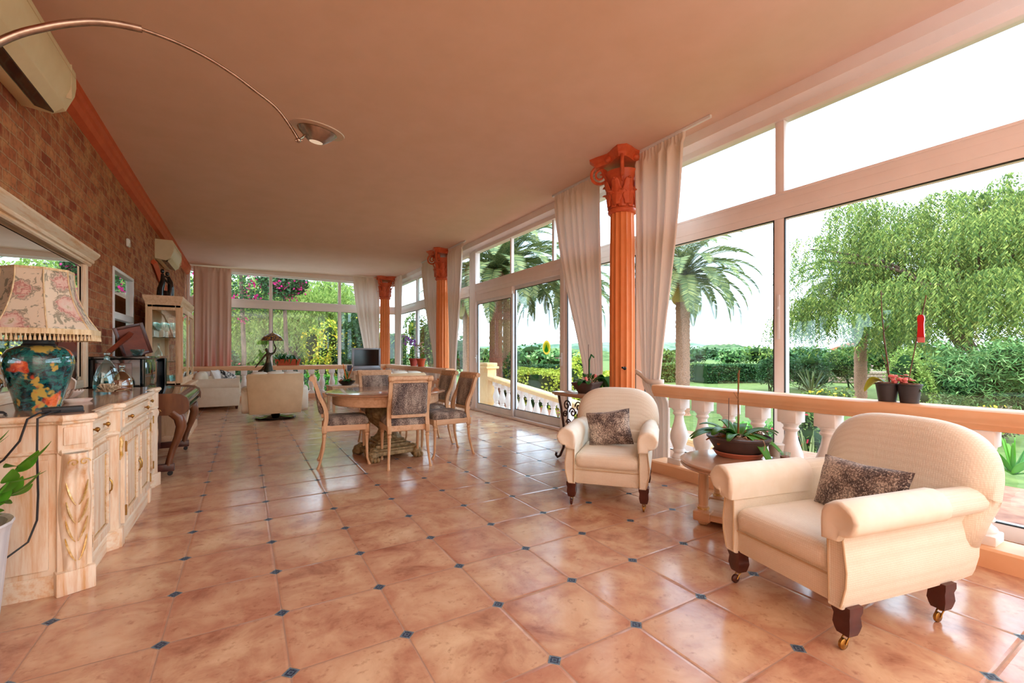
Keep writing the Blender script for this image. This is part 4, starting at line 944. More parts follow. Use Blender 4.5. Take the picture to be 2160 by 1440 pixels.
bottle('smaller amber glass decanter with a round stopper at the far end of the sideboard',(-.86,4.80,.887),[(.001,0),(.068,0),(.074,.01),(.073,.05),(.064,.09),(.042,.125),(.024,.145),(.017,.155),(.017,.175),(.02,.178)],m_amber,.7,[(.001,.004),(.067,.006),(.069,.05),(.061,.085),(.001,.087)],pm('amber liquid',S(160,100,50),rough=.2),rz=.6)
def shellgrid(R0,H,turns,M):
    b=MB(); nu,nv=16,60
    def fn(u,v):
        a=v*turns*2*PI; r=R0*math.exp(-1.9*v); tr=r*.55
        cx,cy,cz_=r*math.cos(a),r*math.sin(a),H*v
        q=u*2*PI; return (cx+tr*math.cos(q)*math.cos(a),cy+tr*math.cos(q)*math.sin(a),cz_+tr*math.sin(q)*1.3)
    b.grid(nu,nv,fn,M); return b
t=thing('conch_shell','white conch shell standing upright behind the jar lamp on the sideboard','shell',(-1.06,4.42,.887),.6)
b=MB()
def fn(u,v):
    a=(u-.5)*4.4; w=.075*math.sin(PI*min(.98,.04+.94*v))**.7*(1+.12*math.sin(v*18)*.3)
    return (w*math.sin(a),.045*math.cos(a)*math.sin(PI*min(.98,.04+.94*v))**.6,.0+.15*v)
b.grid(22,26,fn,T(-.03,0,.012)@R(-.45,'Y')); build('shell_body',b,m_shell,t,angle=180,solid=.004)
build('shell_spire',shellgrid(.05,.075,3.2,T(-.085,0,.135)@R(-.45,'Y')),m_shell,t,angle=180)
t=thing('fan_shell','small white fluted shell lying right of the jar lamp','shell',(-.975,4.02,.887),.3)
b=MB(); b.grid(31,9,lambda u,v:((.09*v)*math.cos((u-.5)*2.4),(.09*v)*math.sin((u-.5)*2.4),.006+.055*v**2+.006*v*math.cos(u*60)),T(-.03,0,0)); build('shell_valve',b,m_shell,t,angle=180,solid=.003)
b=MB(); b.grid(31,9,lambda u,v:((.07*v)*math.cos((u-.5)*2.2),(.07*v)*math.sin((u-.5)*2.2),.012+.07*v-.02*v*v+.005*v*math.cos(u*50)),T(-.035,-.01,0)@R(2.2,'Z')); build('shell_valve',b,m_shell,t,angle=180,solid=.003)
t=thing('white_dish','low white oval dish in front of the fan shell on the sideboard','dish',(-.89,3.78,.887),.9)
g=MB().lathe([(.001,0),(.05,0),(.062,.012),(.064,.02),(.058,.02),(.048,.008),(.001,.008)],seg=28); g.v=[(x*1.3,y*.75,z) for x,y,z in g.v]; build('dish_body',g,m_shell,t)
rnd=random.Random(11)
b=MB()
for i in range(60):
    a=rnd.uniform(0,2*PI); e=rnd.uniform(.05,1.3); r=.05; x0=rnd.uniform(-.03,.03); y0=rnd.uniform(-.02,.02)
    p=(x0*.6,y0,.012); q=(x0+r*math.cos(a)*math.cos(e),y0+r*math.sin(a)*math.cos(e)*.8,.012+1.25*r*math.sin(e)); b.tube([p,q],[.003,.0035],5); b.ell(q,(.006,.006,.006),1,6,4)
b.tube([(.05,0,.015),(.09,.01,.02),(.12,.03,.03)],.003,5); b.tube([(.09,.01,.02),(.13,-.01,.018)],.0025,5)
tag(build('coral_sprig',b,pm('bleached twig',S(226,204,170),S(170,140,104),60,rough=.7),loc=(-.885,4.47,.887)),'knobbly bleached coral sprig lying in front of the glass decanters','ornament')
t=thing('wire_trivet','dark wire trivet with papers beside the left side of the jar lamp','trivet',(-1.10,3.13,.887),.4)
b=MB()
for i in range(5): b.tube([(-.10,-.06+.03*i,.012),(0,-.06+.03*i,.03),(.10,-.06+.03*i,.012)],.0025,5)
b.tube([(-.1,-.06,.004),(-.1,.06,.004)],.003,5); b.tube([(.1,-.06,.004),(.1,.06,.004)],.003,5); build('wire_rack',b,m_blackm,t)
build('paper_sheet',MB().box(-.11,.07,-.07,.03,.0,.002),m_white,t)
# ================================================================ upright piano
PN=thing('upright_piano','glossy black upright piano with walnut cabriole legs beyond the sideboard','piano',(0,0,0))
py0,py1=5.42,6.86
b=MB(); b.box(-1.22,-.84,py0,py1,.60,1.135,.006); build('case',b,m_black,PN)
b=MB(); b.box(-1.235,-.80,py0-.02,py1+.02,1.135,1.16,.006); build('top_lid',b,m_black,PN)
b=MB(); b.box(-1.22,-.86,py0+.02,py1-.02,.06,.6,.004); build('lower_case',b,m_darkwood,PN)
m_pwood=pm('dark polished walnut',S(66,38,30),S(90,52,38),8,stretch=(1,1,.3),rough=.08)
b=MB(); b.box(-.842,-.832,py0+.10,py1-.10,.80,1.10,.004); build('front_panel',b,m_black,PN)
b=MB(); b.box(-1.16,-.90,py0-.006,py0+.004,.66,1.10,.004); build('side_panel',b,m_pwood,PN)
for y in(py0+.03,py1-.03): build('front_post',MB().tube([(-.825,y,.78),(-.825,y,1.13)],.018,10),m_black,PN)
# keybed, curved fall board and cheeks
b=MB(); b.prism([(-.86,.60),(-.50,.60),(-.475,.625),(-.47,.66),(-.86,.66)],'y',py0+.01,py1-.01); build('keybed',b,m_black,PN)
fall=[(-.845,.66),(-.50,.66),(-.48,.68),(-.475,.71),(-.485,.745),(-.52,.772),(-.58,.785),(-.845,.80)]
b=MB(); b.prism(fall,'y',py0+.05,py1-.05); build('fall_board',b,m_black,PN,angle=50)
for y in(py0,py1-.045):
    b=MB(); b.prism([(-.85,.60),(-.56,.585),(-.50,.60),(-.468,.64),(-.465,.70),(-.48,.755),(-.53,.79),(-.60,.80),(-.85,.80)],'y',y,y+.05); build('cheek',b,m_pianow,PN,angle=40)
for y in(py0+.045,py1-.045):
    b=MB(); b.tube([(-.60,y,.62),(-.545,y,.56),(-.53,y,.47),(-.56,y,.36),(-.60,y,.25),(-.625,y,.15),(-.63,y,.10)],[.05,.052,.046,.036,.030,.028,.033],14); l=build('leg',b,m_pianow,PN)
    b=MB(); b.box(-.88,-.585,y-.03,y+.03,.045,.115,.006); build('toe_block',b,m_darkwood,l)
    b=MB(); b.lathe([(.001,-.011),(.022,-.011),(.022,.011),(.001,.011)],seg=14,M=T(-.62,y,.022)@R(PI/2,'X')); build('caster_wheel',b,m_blackm,l)
# pictures frame seen from behind
t=thing('picture_frame','reddish brown easel picture frame seen from behind on top of the piano','picture frame',(-1.02,6.05,1.165),.0)
M=T(.07,0,0)@R(.35,'Z')@R(-.30,'Y')@R(.12,'X')
b=MB(); w,h=.125,.33
for e in((-w,-w+.03,0,h),(w-.03,w,0,h),(-w+.03,w-.03,0,.03),(-w+.03,w-.03,h-.03,h)): b.box(e[0],e[1],-.008,.012,e[2],e[3],.002,M)
build('frame_border',b,m_darkwood,t); build('backing_board',MB().box(-w+.028,w-.028,-.004,.002,.028,h-.028,0,M),m_midwood,t)
p0=M@Vector((0,-.01,.24)); b=MB(); b.tube([p0,(-.13,-.30,.012)],[.03,.026],4); build('easel_strut',b,m_midwood,t,smooth=False)
# small glass dish on piano
tag(build('glass_dish',MB().lathe([(.001,0),(.03,0),(.055,.05),(.06,.07),(.056,.07),(.05,.05),(.001,.008)],seg=20),m_aqua,loc=(-.93,5.85,1.16)),'small pale glass dish under the picture frame strut on the piano','dish')
# ================================================================ display cabinet
DC=thing('display_cabinet','tall limed display cabinet with glass sides full of glassware in the far left','cabinet',(0,0,0))
dx0,dx1,dy0,dy1=-1.08,-.73,7.42,8.95
b=MB(); b.box(dx0-.06,dx1+.05,dy0-.04,dy1+.04,.10,.72,.006); build('base_cupboard',b,m_wood,DC)
b=MB(); b.box(dx0-.07,dx1+.07,dy0-.06,dy1+.06,0,.11,.01); build('plinth',b,m_wood_y,DC)
b=MB(); b.box(dx0-.08,dx1+.08,dy0-.07,dy1+.07,.72,.76,.012); build('waist_moulding',b,m_wood_y,DC)
for z0,z1,w in((1.83,1.86,.015),):pass
b=MB(); b.rings([[(x,y,z) for x,y in((dx0-.02-e,dy0-e),(dx1+e,dy0-e),(dx1+e,dy1+e),(dx0-.02-e,dy1+e))] for e,z in((.0,1.83),(.005,1.85),(.008,1.87),(.02,1.90),(.026,1.93),(.026,1.95),(.0,1.95))]); build('cornice',b,m_wood_y,DC,smooth=False)
b=MB(); b.box(dx0-.02,dx0,dy0,dy1,.76,1.83); build('back_panel',b,m_wood,DC)
build('cabinet_floor',MB().box(dx0,dx1,dy0,dy1,.76,.79),m_wood_y,DC); build('cabinet_roof',MB().box(dx0,dx1,dy0,dy1,1.80,1.835),m_wood_y,DC)
def sideframe(y,nm='side_frame'):
    b=MB(); 
    for e in((dx0,dx0+.05,.76,1.83),(dx1-.055,dx1,.76,1.83),(dx0+.05,dx1-.055,1.76,1.83),(dx0+.05,dx1-.055,.76,.82)): b.box(e[0],e[1],y-.012,y+.012,e[2],e[3],.003)
    f=build(nm,b,m_wood,DC); build('side_pane',MB().quad((dx0+.05,y,.82),(dx1-.055,y,.82),(dx1-.055,y,1.76),(dx0+.05,y,1.76)),m_glass,f,smooth=False)
sideframe(dy0+.012); sideframe(dy1-.012)
def cdoor(y0,y1):
    x=dx1; b=MB()
    for e in((y0,y0+.055,.80,1.81),(y1-.055,y1,.80,1.81),(y0+.055,y1-.055,1.74,1.81),(y0+.055,y1-.055,.80,.86)): b.box(x,x+.022,e[0],e[1],e[2],e[3],.004)
    f=build('glazed_door',b,m_wood,DC); build('door_pane',MB().quad((x+.01,y0+.055,.86),(x+.01,y1-.055,.86),(x+.01,y1-.055,1.74),(x+.01,y0+.055,1.74)),m_glass,f,smooth=False)
    for z in(.95,1.65): build('hinge',MB().tube([(x+.026,y0+.01,z-.03),(x+.026,y0+.01,z+.03)],.007,6),m_brass,f)
cdoor(dy0+.02,(dy0+dy1)/2-.003); cdoor((dy0+dy1)/2+.003,dy1-.02)
for k,(y0,y1) in enumerate(((dy0+.03,(dy0+dy1)/2-.003),((dy0+dy1)/2+.003,dy1-.03))):
    b=MB(); x=dx1+.05; 
    for e in((y0,y0+.06,.15,.69),(y1-.06,y1,.15,.69),(y0+.06,y1-.06,.63,.69),(y0+.06,y1-.06,.15,.21)): b.box(x,x+.018,e[0],e[1],e[2],e[3],.004)
    f=build('lower_door',b,m_wood,DC); build('knob',MB().ell((x+.028,y1-.03 if k==0 else y0+.03,.43),(.012,.012,.014)),m_brass,f)
for y in (dy0-.03,): 
    b=MB(); b.tube([(dx1+.06,y,.66),(dx1+.10,y,.60),(dx1+.085,y,.45),(dx1+.055,y,.30),(dx1+.07,y,.18),(dx1+.09,y,.12)],[.03,.04,.032,.024,.024,.03],10); c_=build('corbel',b,m_wash,DC); build('gilding',MB().tube([(dx1+.10,y-.03,.62),(dx1+.11,y-.034,.52),(dx1+.08,y-.028,.38)],.006,6),m_gold,c_)
for k,z in enumerate((1.08,1.40)): build('shelf',MB().box(dx0,dx1-.01,dy0+.03,dy1-.03,z-.006,z+.002),m_clear,DC,smooth=False)
def stemglass(h=.16,r=.032,nm='wine_glass',label='',loc=(0,0,0)):
    g=MB().lathe([(.001,0),(r*.9,0),(r*.85,.003),(.004,.008),(.0035,h*.45),(r*.55,h*.52),(r,h*.70),(r*.95,h),(r*.9,h),(r*.92,h*.7),(r*.5,h*.54),(.001,h*.5)],seg=14)
    return tag(build(nm,g,m_clear,loc=loc),label,'glass','stemmed glasses inside the display cabinet')
g0=None
for z in(1.402,):
    for j in range(4):
        for i in range(3):
            loc=(dx0+.06+.1*i,dy0+.10+.11*j,z+.001)
            if g0 is None: g0=stemglass(.20,.036,'wine_glass','clear stemmed wine glass on the upper shelf inside the display cabinet',loc)
            else:
                c=g0.copy(); COL.objects.link(c); c.location=loc
d0=None
for j in range(3):
    for i in range(3):
        loc=(dx0+.06+.1*i,dy0+.10+.13*j,.791)
        if d0 is None: d0=tag(build('cut_glass_bowl',MB().lathe([(.001,0),(.025,0),(.04,.05),(.046,.09),(.044,.10),(.04,.09),(.034,.05),(.001,.01)],seg=12),m_clear,smooth=False,loc=loc),'cut glass bowl on the bottom shelf inside the display cabinet','glass bowl','cut glass bowls inside the display cabinet')
        else: c=d0.copy(); COL.objects.link(c); c.location=loc
t=thing('glass_decanter','tall clear decanter on the middle shelf of the display cabinet','decanter',(dx0+.10,dy0+.12,1.083)); build('decanter_body',MB().lathe([(.001,0),(.035,0),(.045,.05),(.04,.11),(.014,.16),(.012,.22),(.018,.24),(.001,.241)],seg=16),m_clear,t)
t=thing('glass_decanter','slender pale candlestick decanter beside the tall one in the display cabinet','decanter',(dx0+.24,dy0+.12,1.083)); build('decanter_body',MB().lathe([(.001,0),(.03,0),(.012,.02),(.010,.16),(.02,.18),(.018,.22),(.001,.23)],seg=16),m_shell,t)
# black sculpture on top
t=thing('black_sculpture','slender black abstract figure sculpture on top of the display cabinet','sculpture',(-.93,7.75,1.952),.4)
b=MB(); b.box(-.10,.10,-.06,.06,0,.018,.004); build('sculpture_base',b,m_black,t)
b=MB(); b.tube([(-.06,0,.015),(-.055,0,.12),(-.03,0,.24),(-.035,0,.33)],[.045,.04,.03,.018],10); b.ell((-.035,0,.365),(.024,.024,.032)); b.tube([(.055,0,.015),(.06,0,.12),(.055,0,.22),(.03,0,.30)],[.04,.038,.032,.018],10); b.ell((.02,0,.335),(.024,.024,.03)); b.tube([(-.04,-.01,.28),(.01,-.03,.22),(.06,-.02,.18)],[.014,.013,.012],8); b.tube([(.04,0,.27),(0,.01,.30),(-.04,.0,.26)],[.014,.013,.012],8); b.tube([(0,0,.015),(0,0,.10)],[.05,.03],8); build('figures',b,m_black,t)
# ================================================================ air conditioners and sensor
def aircon(label,y0,y1,x1,zt):
    t=thing('air_conditioner',label,'air conditioner',(WX,y0,zt))
    L=y1-y0; D=x1-WX
    b=MB(); b.prism([(0,-.32),(D*.55,-.335),(D*.80,-.30),(D*.97,-.19),(D,-.13),(D*.99,-.03),(D*.93,0),(0,0)],'y',0,L); build('housing',b,m_ac,t,angle=35)
    b=MB(); b.prism([(D*.30,-.329),(D*.64,-.352),(D*.66,-.325),(D*.34,-.31)],'y',L*.06,L*.94); build('air_outlet',b,m_screen,t,smooth=False)
    b=MB(); b.prism([(D*.62,-.350),(D*.84,-.292),(D*.86,-.284),(D*.66,-.335)],'y',L*.05,L*.95); build('louvre_flap',b,m_ac,t,smooth=False)
    b=MB(); b.box(D*.05,D*.30,L*.05,L*.95,-.334,-.325,.002); build('intake_panel',b,m_ac,t)
    build('front_seam',MB().box(D*.90,D*1.005,L-.10,L-.095,-.25,-.02).box(D*.955,D*1.008,0.02,L-.02,-.075,-.07),m_seam,t,smooth=False)
aircon('cream air conditioner in the top left corner above the mirror',3.05,4.16,-.985,3.13)
aircon('small cream air conditioner far down the brick wall above the display cabinet',9.25,10.35,-1.0,3.06)
t=thing('wall_sensor','small white box sensor on the brick wall above the barred window','sensor',(WX,7.22,2.56)); build('sensor_body',MB().box(0,.03,-.05,.05,-.05,.05,.012),m_white,t); build('sensor_lens',MB().box(.028,.036,-.03,.03,-.03,-.005,.003),m_shell,t)
# ================================================================ arc floor lamp
t=thing('arc_floor_lamp','brushed metal arc lamp reaching in from the left with a frosted disc head','lamp',(0,0,0))
P=[(-1.13,2.2,.04),(-1.125,2.2,.6),(-1.10,2.2,1.2),(-1.02,2.2,1.7),(-.90,2.2,2.02),(-.713,2.2,2.248),(-.60,2.2,2.34),(-.497,2.2,2.397),(-.415,2.2,2.422),(-.336,2.2,2.431)]
Q=[(-.345,2.2,2.431),(-.24,2.2,2.42),(-.14,2.2,2.395),(-.043,2.2,2.355),(.04,2.2,2.308),(.1155,2.2,2.261),(.165,2.2,2.205),(.208,2.2,2.140)]
def cr(pts,n=6):
    o=[]; pts=[Vector(p) for p in pts]
    for i in range(len(pts)-1):
        p0=pts[max(i-1,0)];p1=pts[i];p2=pts[i+1];p3=pts[min(i+2,len(pts)-1)]
        for k in range(n):
            u=k/n; o.append(.5*((2*p1)+(-p0+p2)*u+(2*p0-5*p1+4*p2-p3)*u*u+(-p0+3*p1-3*p2+p3)*u**3))
    return o+[pts[-1]]
build('lower_arc',MB().tube(cr(P),.0125,12),m_nickel,t); build('upper_arc',MB().tube(cr(Q),.0065,10),m_nickel,t)
build('lamp_base',MB().lathe([(.001,0),(.17,0),(.172,.01),(.17,.04),(.02,.05),(.001,.05)],(-1.07,2.2,0),40),m_nickel,t)
M=T(.285,2.2,2.195)@R(.16,'X')@R(.1,'Y')
h=build('lamp_head',MB().lathe([(.001,-.045),(.034,-.045),(.037,-.043),(.075,-.012),(.084,0),(.082,.004),(.001,.004)],seg=40,M=M),m_nickel,t)
m_frost=pm('frosted glass disc',S(190,176,160),rough=.35); 
build('frosted_disc',MB().lathe([(.08,.002),(.114,.006),(.116,.009),(.08,.007)],seg=48,M=M),m_frost,h)
m,nt,o_=newmat('warm bulb cover'); bsdf(nt,o_,S(240,226,206),.4,Emission_Color=S(250,225,190),Emission_Strength=.25)
build('bulb_cover',MB().lathe([(.001,-.047),(.028,-.0465),(.03,-.044),(.001,-.044)],seg=28,M=M),m,h)
b=MB(); b.tube([(.208,2.2,2.140),(.225,2.2,2.155),(.245,2.2,2.185)],.005,8); b.ell((.208,2.2,2.138),(.011,.011,.011)); b.tube([(.195,2.2,2.135),(.222,2.2,2.142)],.006,8); build('swivel_joint',b,m_nickel,h)
# ================================================================ white pot with plant
t=thing('floor_planter','tall white ribbed planter with a glossy green plant at the lower left','potted plant',(-1.045,2.69,0))
build('pot',MB().lathe([(.001,0),(.15,0),(.160,.02),(.195,.44),(.205,.475),(.21,.48),(.205,.488),(.188,.48),(.18,.44),(.001,.43)],seg=48,mod=lambda a,z:1+.006*math.cos(a*20)),m_potw,t)
build('soil',MB().lathe([(.001,.43),(.178,.435),(.12,.45),(.001,.455)],seg=20),m_soil,t)
rnd=random.Random(5)
def oval_leaf(p,L,W,az,el,roll=0,curl=.25):
    d=Vector((math.cos(az)*math.cos(el),math.sin(az)*math.cos(el),math.sin(el))); n=Vector((-math.sin(az),math.cos(az),0)); up=d.cross(n)*-1
    n2=n*math.cos(roll)+up*math.sin(roll)
    def fn(u,v):
        s=(u-.5)*2; w=W/2*math.sin(PI*min(.985,.03+.95*v**.8))**.8; q=Vector(p)+d*(L*v)+n2*(s*w)+up*(-curl*L*v*v+.18*abs(s)*w); return tuple(q)
    return MB().grid(7,10,fn)
stems=[((.06,-.02,.44),(.13,.02,.55),(.18,.06,.64),(.20,.10,.70)),((-.03,0,.44),(-.02,.04,.56),(.03,.08,.66),(.06,.12,.76)),((.03,.05,.44),(.10,.08,.52),(.16,.12,.565)),((0,-.06,.44),(-.05,-.12,.6),(-.06,-.16,.75))]
for st_ in stems:
    s=build('stem',MB().tube(cr(st_),.005,6),m_lf_bright,t); pts=cr(st_,4)
    for k in range(2,len(pts),2):
        p=pts[k]
        for side in(-1,1): build('leaf',oval_leaf(p,rnd.uniform(.10,.135),rnd.uniform(.045,.058),rnd.uniform(-.3,.6)+side*rnd.uniform(.5,1.5),rnd.uniform(-.25,.5),rnd.uniform(-.4,.4)),m_lf_bright,s,angle=180)
    build('leaf',oval_leaf(pts[-1],.13,.055,.4,.5),m_lf_bright,s,angle=180)
# ================================================================ lounge at the far end
def make_recliner(label,loc,rz,base=True,w=.44,h=.86):
    t=thing('recliner',label,'armchair',loc,rz)
    # local front -y ; back panel at +y
    o=[(-w*.93,.12),(w*.93,.12),(w*1.0,.5),(w*1.03,.80),(w*.97,.83),(-w*.97,.83),(-w*1.03,.80),(-w,.5)]
    b=MB(); b.puffy(o,[(.20,.96),(.22,.99),(.34,1.0),(.375,.99),(.385,.96)],'y'); build('back_panel',b,m_tan,t,angle=40)
    b=MB()
    for k,(x,wd) in enumerate(((-.25,.2),(.0,.21),(.25,.19))): b.ell((x*w/.44,.26,.80),(wd*w/.44*.78,.12,.065+.008*(k%2)),.8,20,10)
    b.ell((0,.17,.6),(w*.9,.12,.22),.6,24,12); build('back_cushion',b,m_cream2,t)
    for s in(-1,1):
        b=MB(); b.puffy([(-.42,.16),(.2,.13),(.3,.2),(.3,.5),(.22,.56),(-.3,.52),(-.42,.46)],[(s*(w-.06),.95),(s*(w-.04),1),(s*(w+.06),1),(s*(w+.09),.93)],'x'); b.ell((s*(w+.02),-.08,.53),(.085,.36,.06),.75,18,10); build('arm',b,m_cream2,t,angle=50)
    b=MB(); b.box(-w+.05,w-.05,-.38,.22,.2,.44,.05); build('seat',b,m_cream2,t)
    if base:
        b=MB(); b.lathe([(.001,0),(.33,0),(.34,.012),(.33,.03),(.29,.035),(.08,.06),(.06,.13),(.001,.13)],seg=40); build('swivel_base',b,m_black,t); 
        build('recline_lever',MB().box(w+.09,w+.10,-.05,.0,.33,.42,.003),m_blackm,t)
    else:
        for x in(-.33,.33):
            for y in(-.3,.3): build('leg',MB().box(x-.025,x+.025,y-.025,y+.025,0,.2),m_darkwood,t)
    return t
make_recliner('tan-backed swivel recliner on a round black base, seen from behind',(.50,9.33,0),face(.05,1))
make_recliner('cream padded armchair seen from behind above the dining chairs',(2.42,8.35,0),face(-.04,1),False,.47)
# sofa on the far left, seen from its arm
t=thing('sofa','cream sofa on the far left with its arm toward the camera','sofa',(-.47,12.1,0))
m_cr3=pm('cream leather',S(240,228,204),S(232,218,190),7,rough=.6,bmp=.15,bdist=.01)
b=MB(); b.puffy([(-.44,.07),(.38,.07),(.40,.3),(.385,.50),(-.44,.50)],[(-.86,.97),(-.85,1),(-.66,1),(-.64,.97)],'y'); b.tube([(-.42,-.76,.53),(.38,-.76,.53)],[.12,.125],18); build('arm',b,m_cr3,t,angle=50)
b=MB(); b.puffy([(-.44,.07),(.38,.07),(.40,.3),(.385,.50),(-.44,.50)],[(.64,.97),(.66,1),(.85,1),(.86,.97)],'y'); b.tube([(-.42,.76,.53),(.38,.76,.53)],[.12,.125],18); build('arm',b,m_cr3,t,angle=50)
b=MB(); b.box(-.44,.36,-.65,.65,.08,.40,.05); build('seat',b,m_cr3,t)
b=MB(); b.ell((-.36,-.33,.56),(.12,.36,.22),.7); b.ell((-.36,.33,.56),(.12,.36,.22),.7); build('back_cushion',b,m_cr3,t)
for x in(-.38,.33):
    for y in(-.78,.78): build('leg',MB().rings([[(x+dx*k,y+dy*k,z) for dx,dy in((-1,-1),(1,-1),(1,1),(-1,1))] for z,k in((0,.02),(.08,.032))]),m_darkwood,t,smooth=False)
tag(pillow('white scatter cushion on the far left sofa',.42,.32,.14,T(-.50,11.75,.68)@R(1.3,'Z')@R(-.4,'X'),m_white),None,None)
pillow('black and white patterned cushion on the far left sofa',.42,.34,.12,T(-.28,11.85,.64)@R(1.0,'Z')@R(-.6,'X')@R(.4,'Y'),pm('black white print',S(30,30,34),S(225,222,216),22,lo=.48,hi=.52,rough=.8))
# lamp table and figurine lamp
t=thing('lamp_table','low round wooden table behind the tan recliner carrying the figurine lamp','table',(.50,11.5,0))
build('tabletop',MB().lathe([(.001,.58),(.30,.58),(.31,.59),(.31,.60),(.30,.61),(.001,.61)],seg=36),m_wood,t)
build('pedestal',MB().lathe([(.001,0),(.2,0),(.2,.02),(.05,.05),(.035,.2),(.06,.3),(.035,.45),(.05,.57),(.001,.58)],seg=20),m_wood,t)
t=thing('figurine_lamp','bronze dancer figurine lamp with a leaded glass umbrella shade behind the recliner','lamp',(.47,11.5,.612))
build('lamp_base',MB().lathe([(.001,0),(.11,0),(.11,.02),(.08,.04),(.07,.07),(.001,.08)],seg=24),m_bronze,t)
def skin(name,verts,edges,radii,mat,parent,sub=2):
    me=bpy.data.meshes.new(name); me.from_pydata(verts,edges,[]); me.update(); me.materials.append(mat)
    o=bpy.data.objects.new(name,me); COL.objects.link(o); o.parent=parent
    o.modifiers.new('skin','SKIN'); 
    sv=me.skin_vertices if len(me.skin_vertices) else None
    if sv is None:
        me.skin_vertices; 
    for i,r in enumerate(radii): me.skin_vertices[0].data[i].radius=(r,r)
    me.skin_vertices[0].data[0].use_root=True
    s=o.modifiers.new('sub','SUBSURF'); s.levels=sub; s.render_levels=sub
    return o
V=[(0,0,.36),(0,0,.45),(.0,0,.55),(-.01,0,.60),(-.035,0,.655),(.04,0,.28),(.05,-.02,.17),(.04,.0,.08),(-.06,0,.28),(-.13,0,.20),(-.21,.0,.17),(.055,0,.56),(.12,0,.60),(.15,0,.70),(.11,0,.79),(-.06,0,.54),(-.13,0,.44),(-.20,0,.34),(-.26,0,.26),(-.05,0,.70)]
Ed=[(0,1),(1,2),(2,3),(3,4),(4,19),(0,5),(5,6),(6,7),(0,8),(8,9),(9,10),(2,11),(11,12),(12,13),(13,14),(2,15),(15,16),(16,17),(17,18)]
Rr=[.055,.045,.055,.022,.042,.045,.032,.024,.045,.03,.018,.026,.02,.017,.015,.026,.02,.016,.012,.03]
try: skin('figure',V,Ed,Rr,m_bronze,t)
except Exception as ex:
    b=MB()
    for a_,c_ in Ed: b.tube([V[a_],V[c_]],[Rr[a_],Rr[c_]],10)
    build('figure',b,m_bronze,t)
b=MB(); b.rings([[(.0+r*math.cos(2*PI*j/20)+.0,r*.8*math.sin(2*PI*j/20),z) for j in range(20)] for r,z in((.12,.07),(.10,.16),(.085,.26),(.06,.36),(.045,.40))],cap0=True); build('skirt',b,pm('dark green bronze',S(40,52,38),S(60,56,40),20,rough=.4,metal=.5),t)
build('lamp_stem',MB().tube([(.11,0,.79),(.10,0,.86)],.012,8).tube([(.11,0,.79),(.085,0,.92)],.01,8),m_bronze,t)
m_tif=pm('leaded glass',S(40,52,80),S(190,140,60),34,lo=.42,hi=.6,rough=.2,detail=2)
build('glass_shade',MB().lathe([(.225,.865),(.215,.90),(.18,.955),(.12,1.0),(.05,1.03),(.012,1.045)],(.085,0,0),seg=12),m_tif,t,angle=20,solid=.004); build('finial',MB().ell((.085,0,1.06),(.012,.012,.022)),m_bronze,t)
# tv on stand
t=thing('tv_stand','limed wooden television stand in the far right corner','cabinet',(2.72,11.62,0),.12)
b=MB().box(-.48,.50,-.24,.26,.72,.76,.008).box(-.45,.47,-.20,.24,.66,.72,.004); build('stand_top',b,m_wood_y,t)
for x in(-.43,.42): build('side_panel',MB().box(x-.02,x+.02,-.2,.22,.02,.66,.003),m_wood,t)
build('back_panel',MB().box(-.42,.42,.19,.22,.03,.66),m_wood,t); build('shelf',MB().box(-.41,.41,-.2,.19,.34,.365,.003),m_wood_y,t); build('shelf',MB().box(-.41,.41,-.2,.19,.03,.07,.003),m_wood_y,t)
t=thing('television','silver framed flat television with a dark screen on the wooden stand','television',(2.64,11.6,.762),.10)
b=MB(); W,H=.36,.56
for e in((-W,-W+.05,.08,H),(W-.05,W,.08,H),(-W+.05,W-.05,H-.04,H),(-W,W,0,.115)): b.box(e[0],e[1],-.05,.0,e[2],e[3],.006)
b.box(-W+.04,W-.04,.0,.10,.04,H-.04,.02); build('bezel',b,m_silver,t); build('screen',MB().box(-W+.05,W-.05,-.035,-.03,.115,H-.04),m_screen,t,smooth=False)
build('speaker_strip',MB().box(-W+.02,W-.02,-.053,-.048,.02,.09,.002),m_blackm if False else m_silver,t)
t=thing('photo_frame','small white edged dark photo frame standing left of the television','picture frame',(2.20,11.38,.762),-.1)
build('frame_border',MB().box(-.075,-.055,-.006,.006,0,.15,.001).box(.055,.075,-.006,.006,0,.15,.001).box(-.075,.075,-.006,.006,.14,.155,.001),m_white,t); build('photo',MB().box(-.055,.055,-.003,.003,.0,.14),pm('navy photo',S(34,40,70),rough=.2),t); build('stand_leg',MB().tube([(0,.0,.1),(0,.07,.002)],.006,4),m_white,t)
tag(build('remote_control',MB().box(-.09,.09,-.025,.025,0,.02,.006),m_white,loc=(2.42,11.42,.762),rotz=.5),'white remote lying between the photo frame and the television','remote')
# occasional table with plant left of tv
t=thing('occasional_table','small square wooden table with a planted black bowl, left of the dining chairs','table',(1.80,9.85,0),.1)
build('tabletop',MB().box(-.31,.31,-.25,.25,.50,.53,.006).box(-.28,.28,-.22,.22,.44,.50,.003),m_wood_y,t)
for x in(-.265,.265):
    for y in(-.2,.2): build('leg',MB().rings([[(x+dx*k,y+dy*k,z) for dx,dy in((-1,-1),(1,-1),(1,1),(-1,1))] for z,k in((0,.018),(.30,.028),(.44,.032),(.5,.032))]),m_wood,t,smooth=False)
t=thing('planted_bowl','low black bowl with broad green and orange leaves on the small square table','potted plant',(1.83,9.75,.531))
build('bowl',MB().lathe([(.001,0),(.09,0),(.15,.05),(.175,.09),(.165,.09),(.14,.05),(.001,.03)],seg=28),m_black,t)
rnd=random.Random(9)
for i in range(16):
    a=i*2.4; build('leaf',strap_leaf(rnd.uniform(.12,.2),.07,a,rnd.uniform(.16,.3),rnd.uniform(.1,.24),.06,0,0),m_lf_dark if i%4 else m_lf_or,t,angle=180)
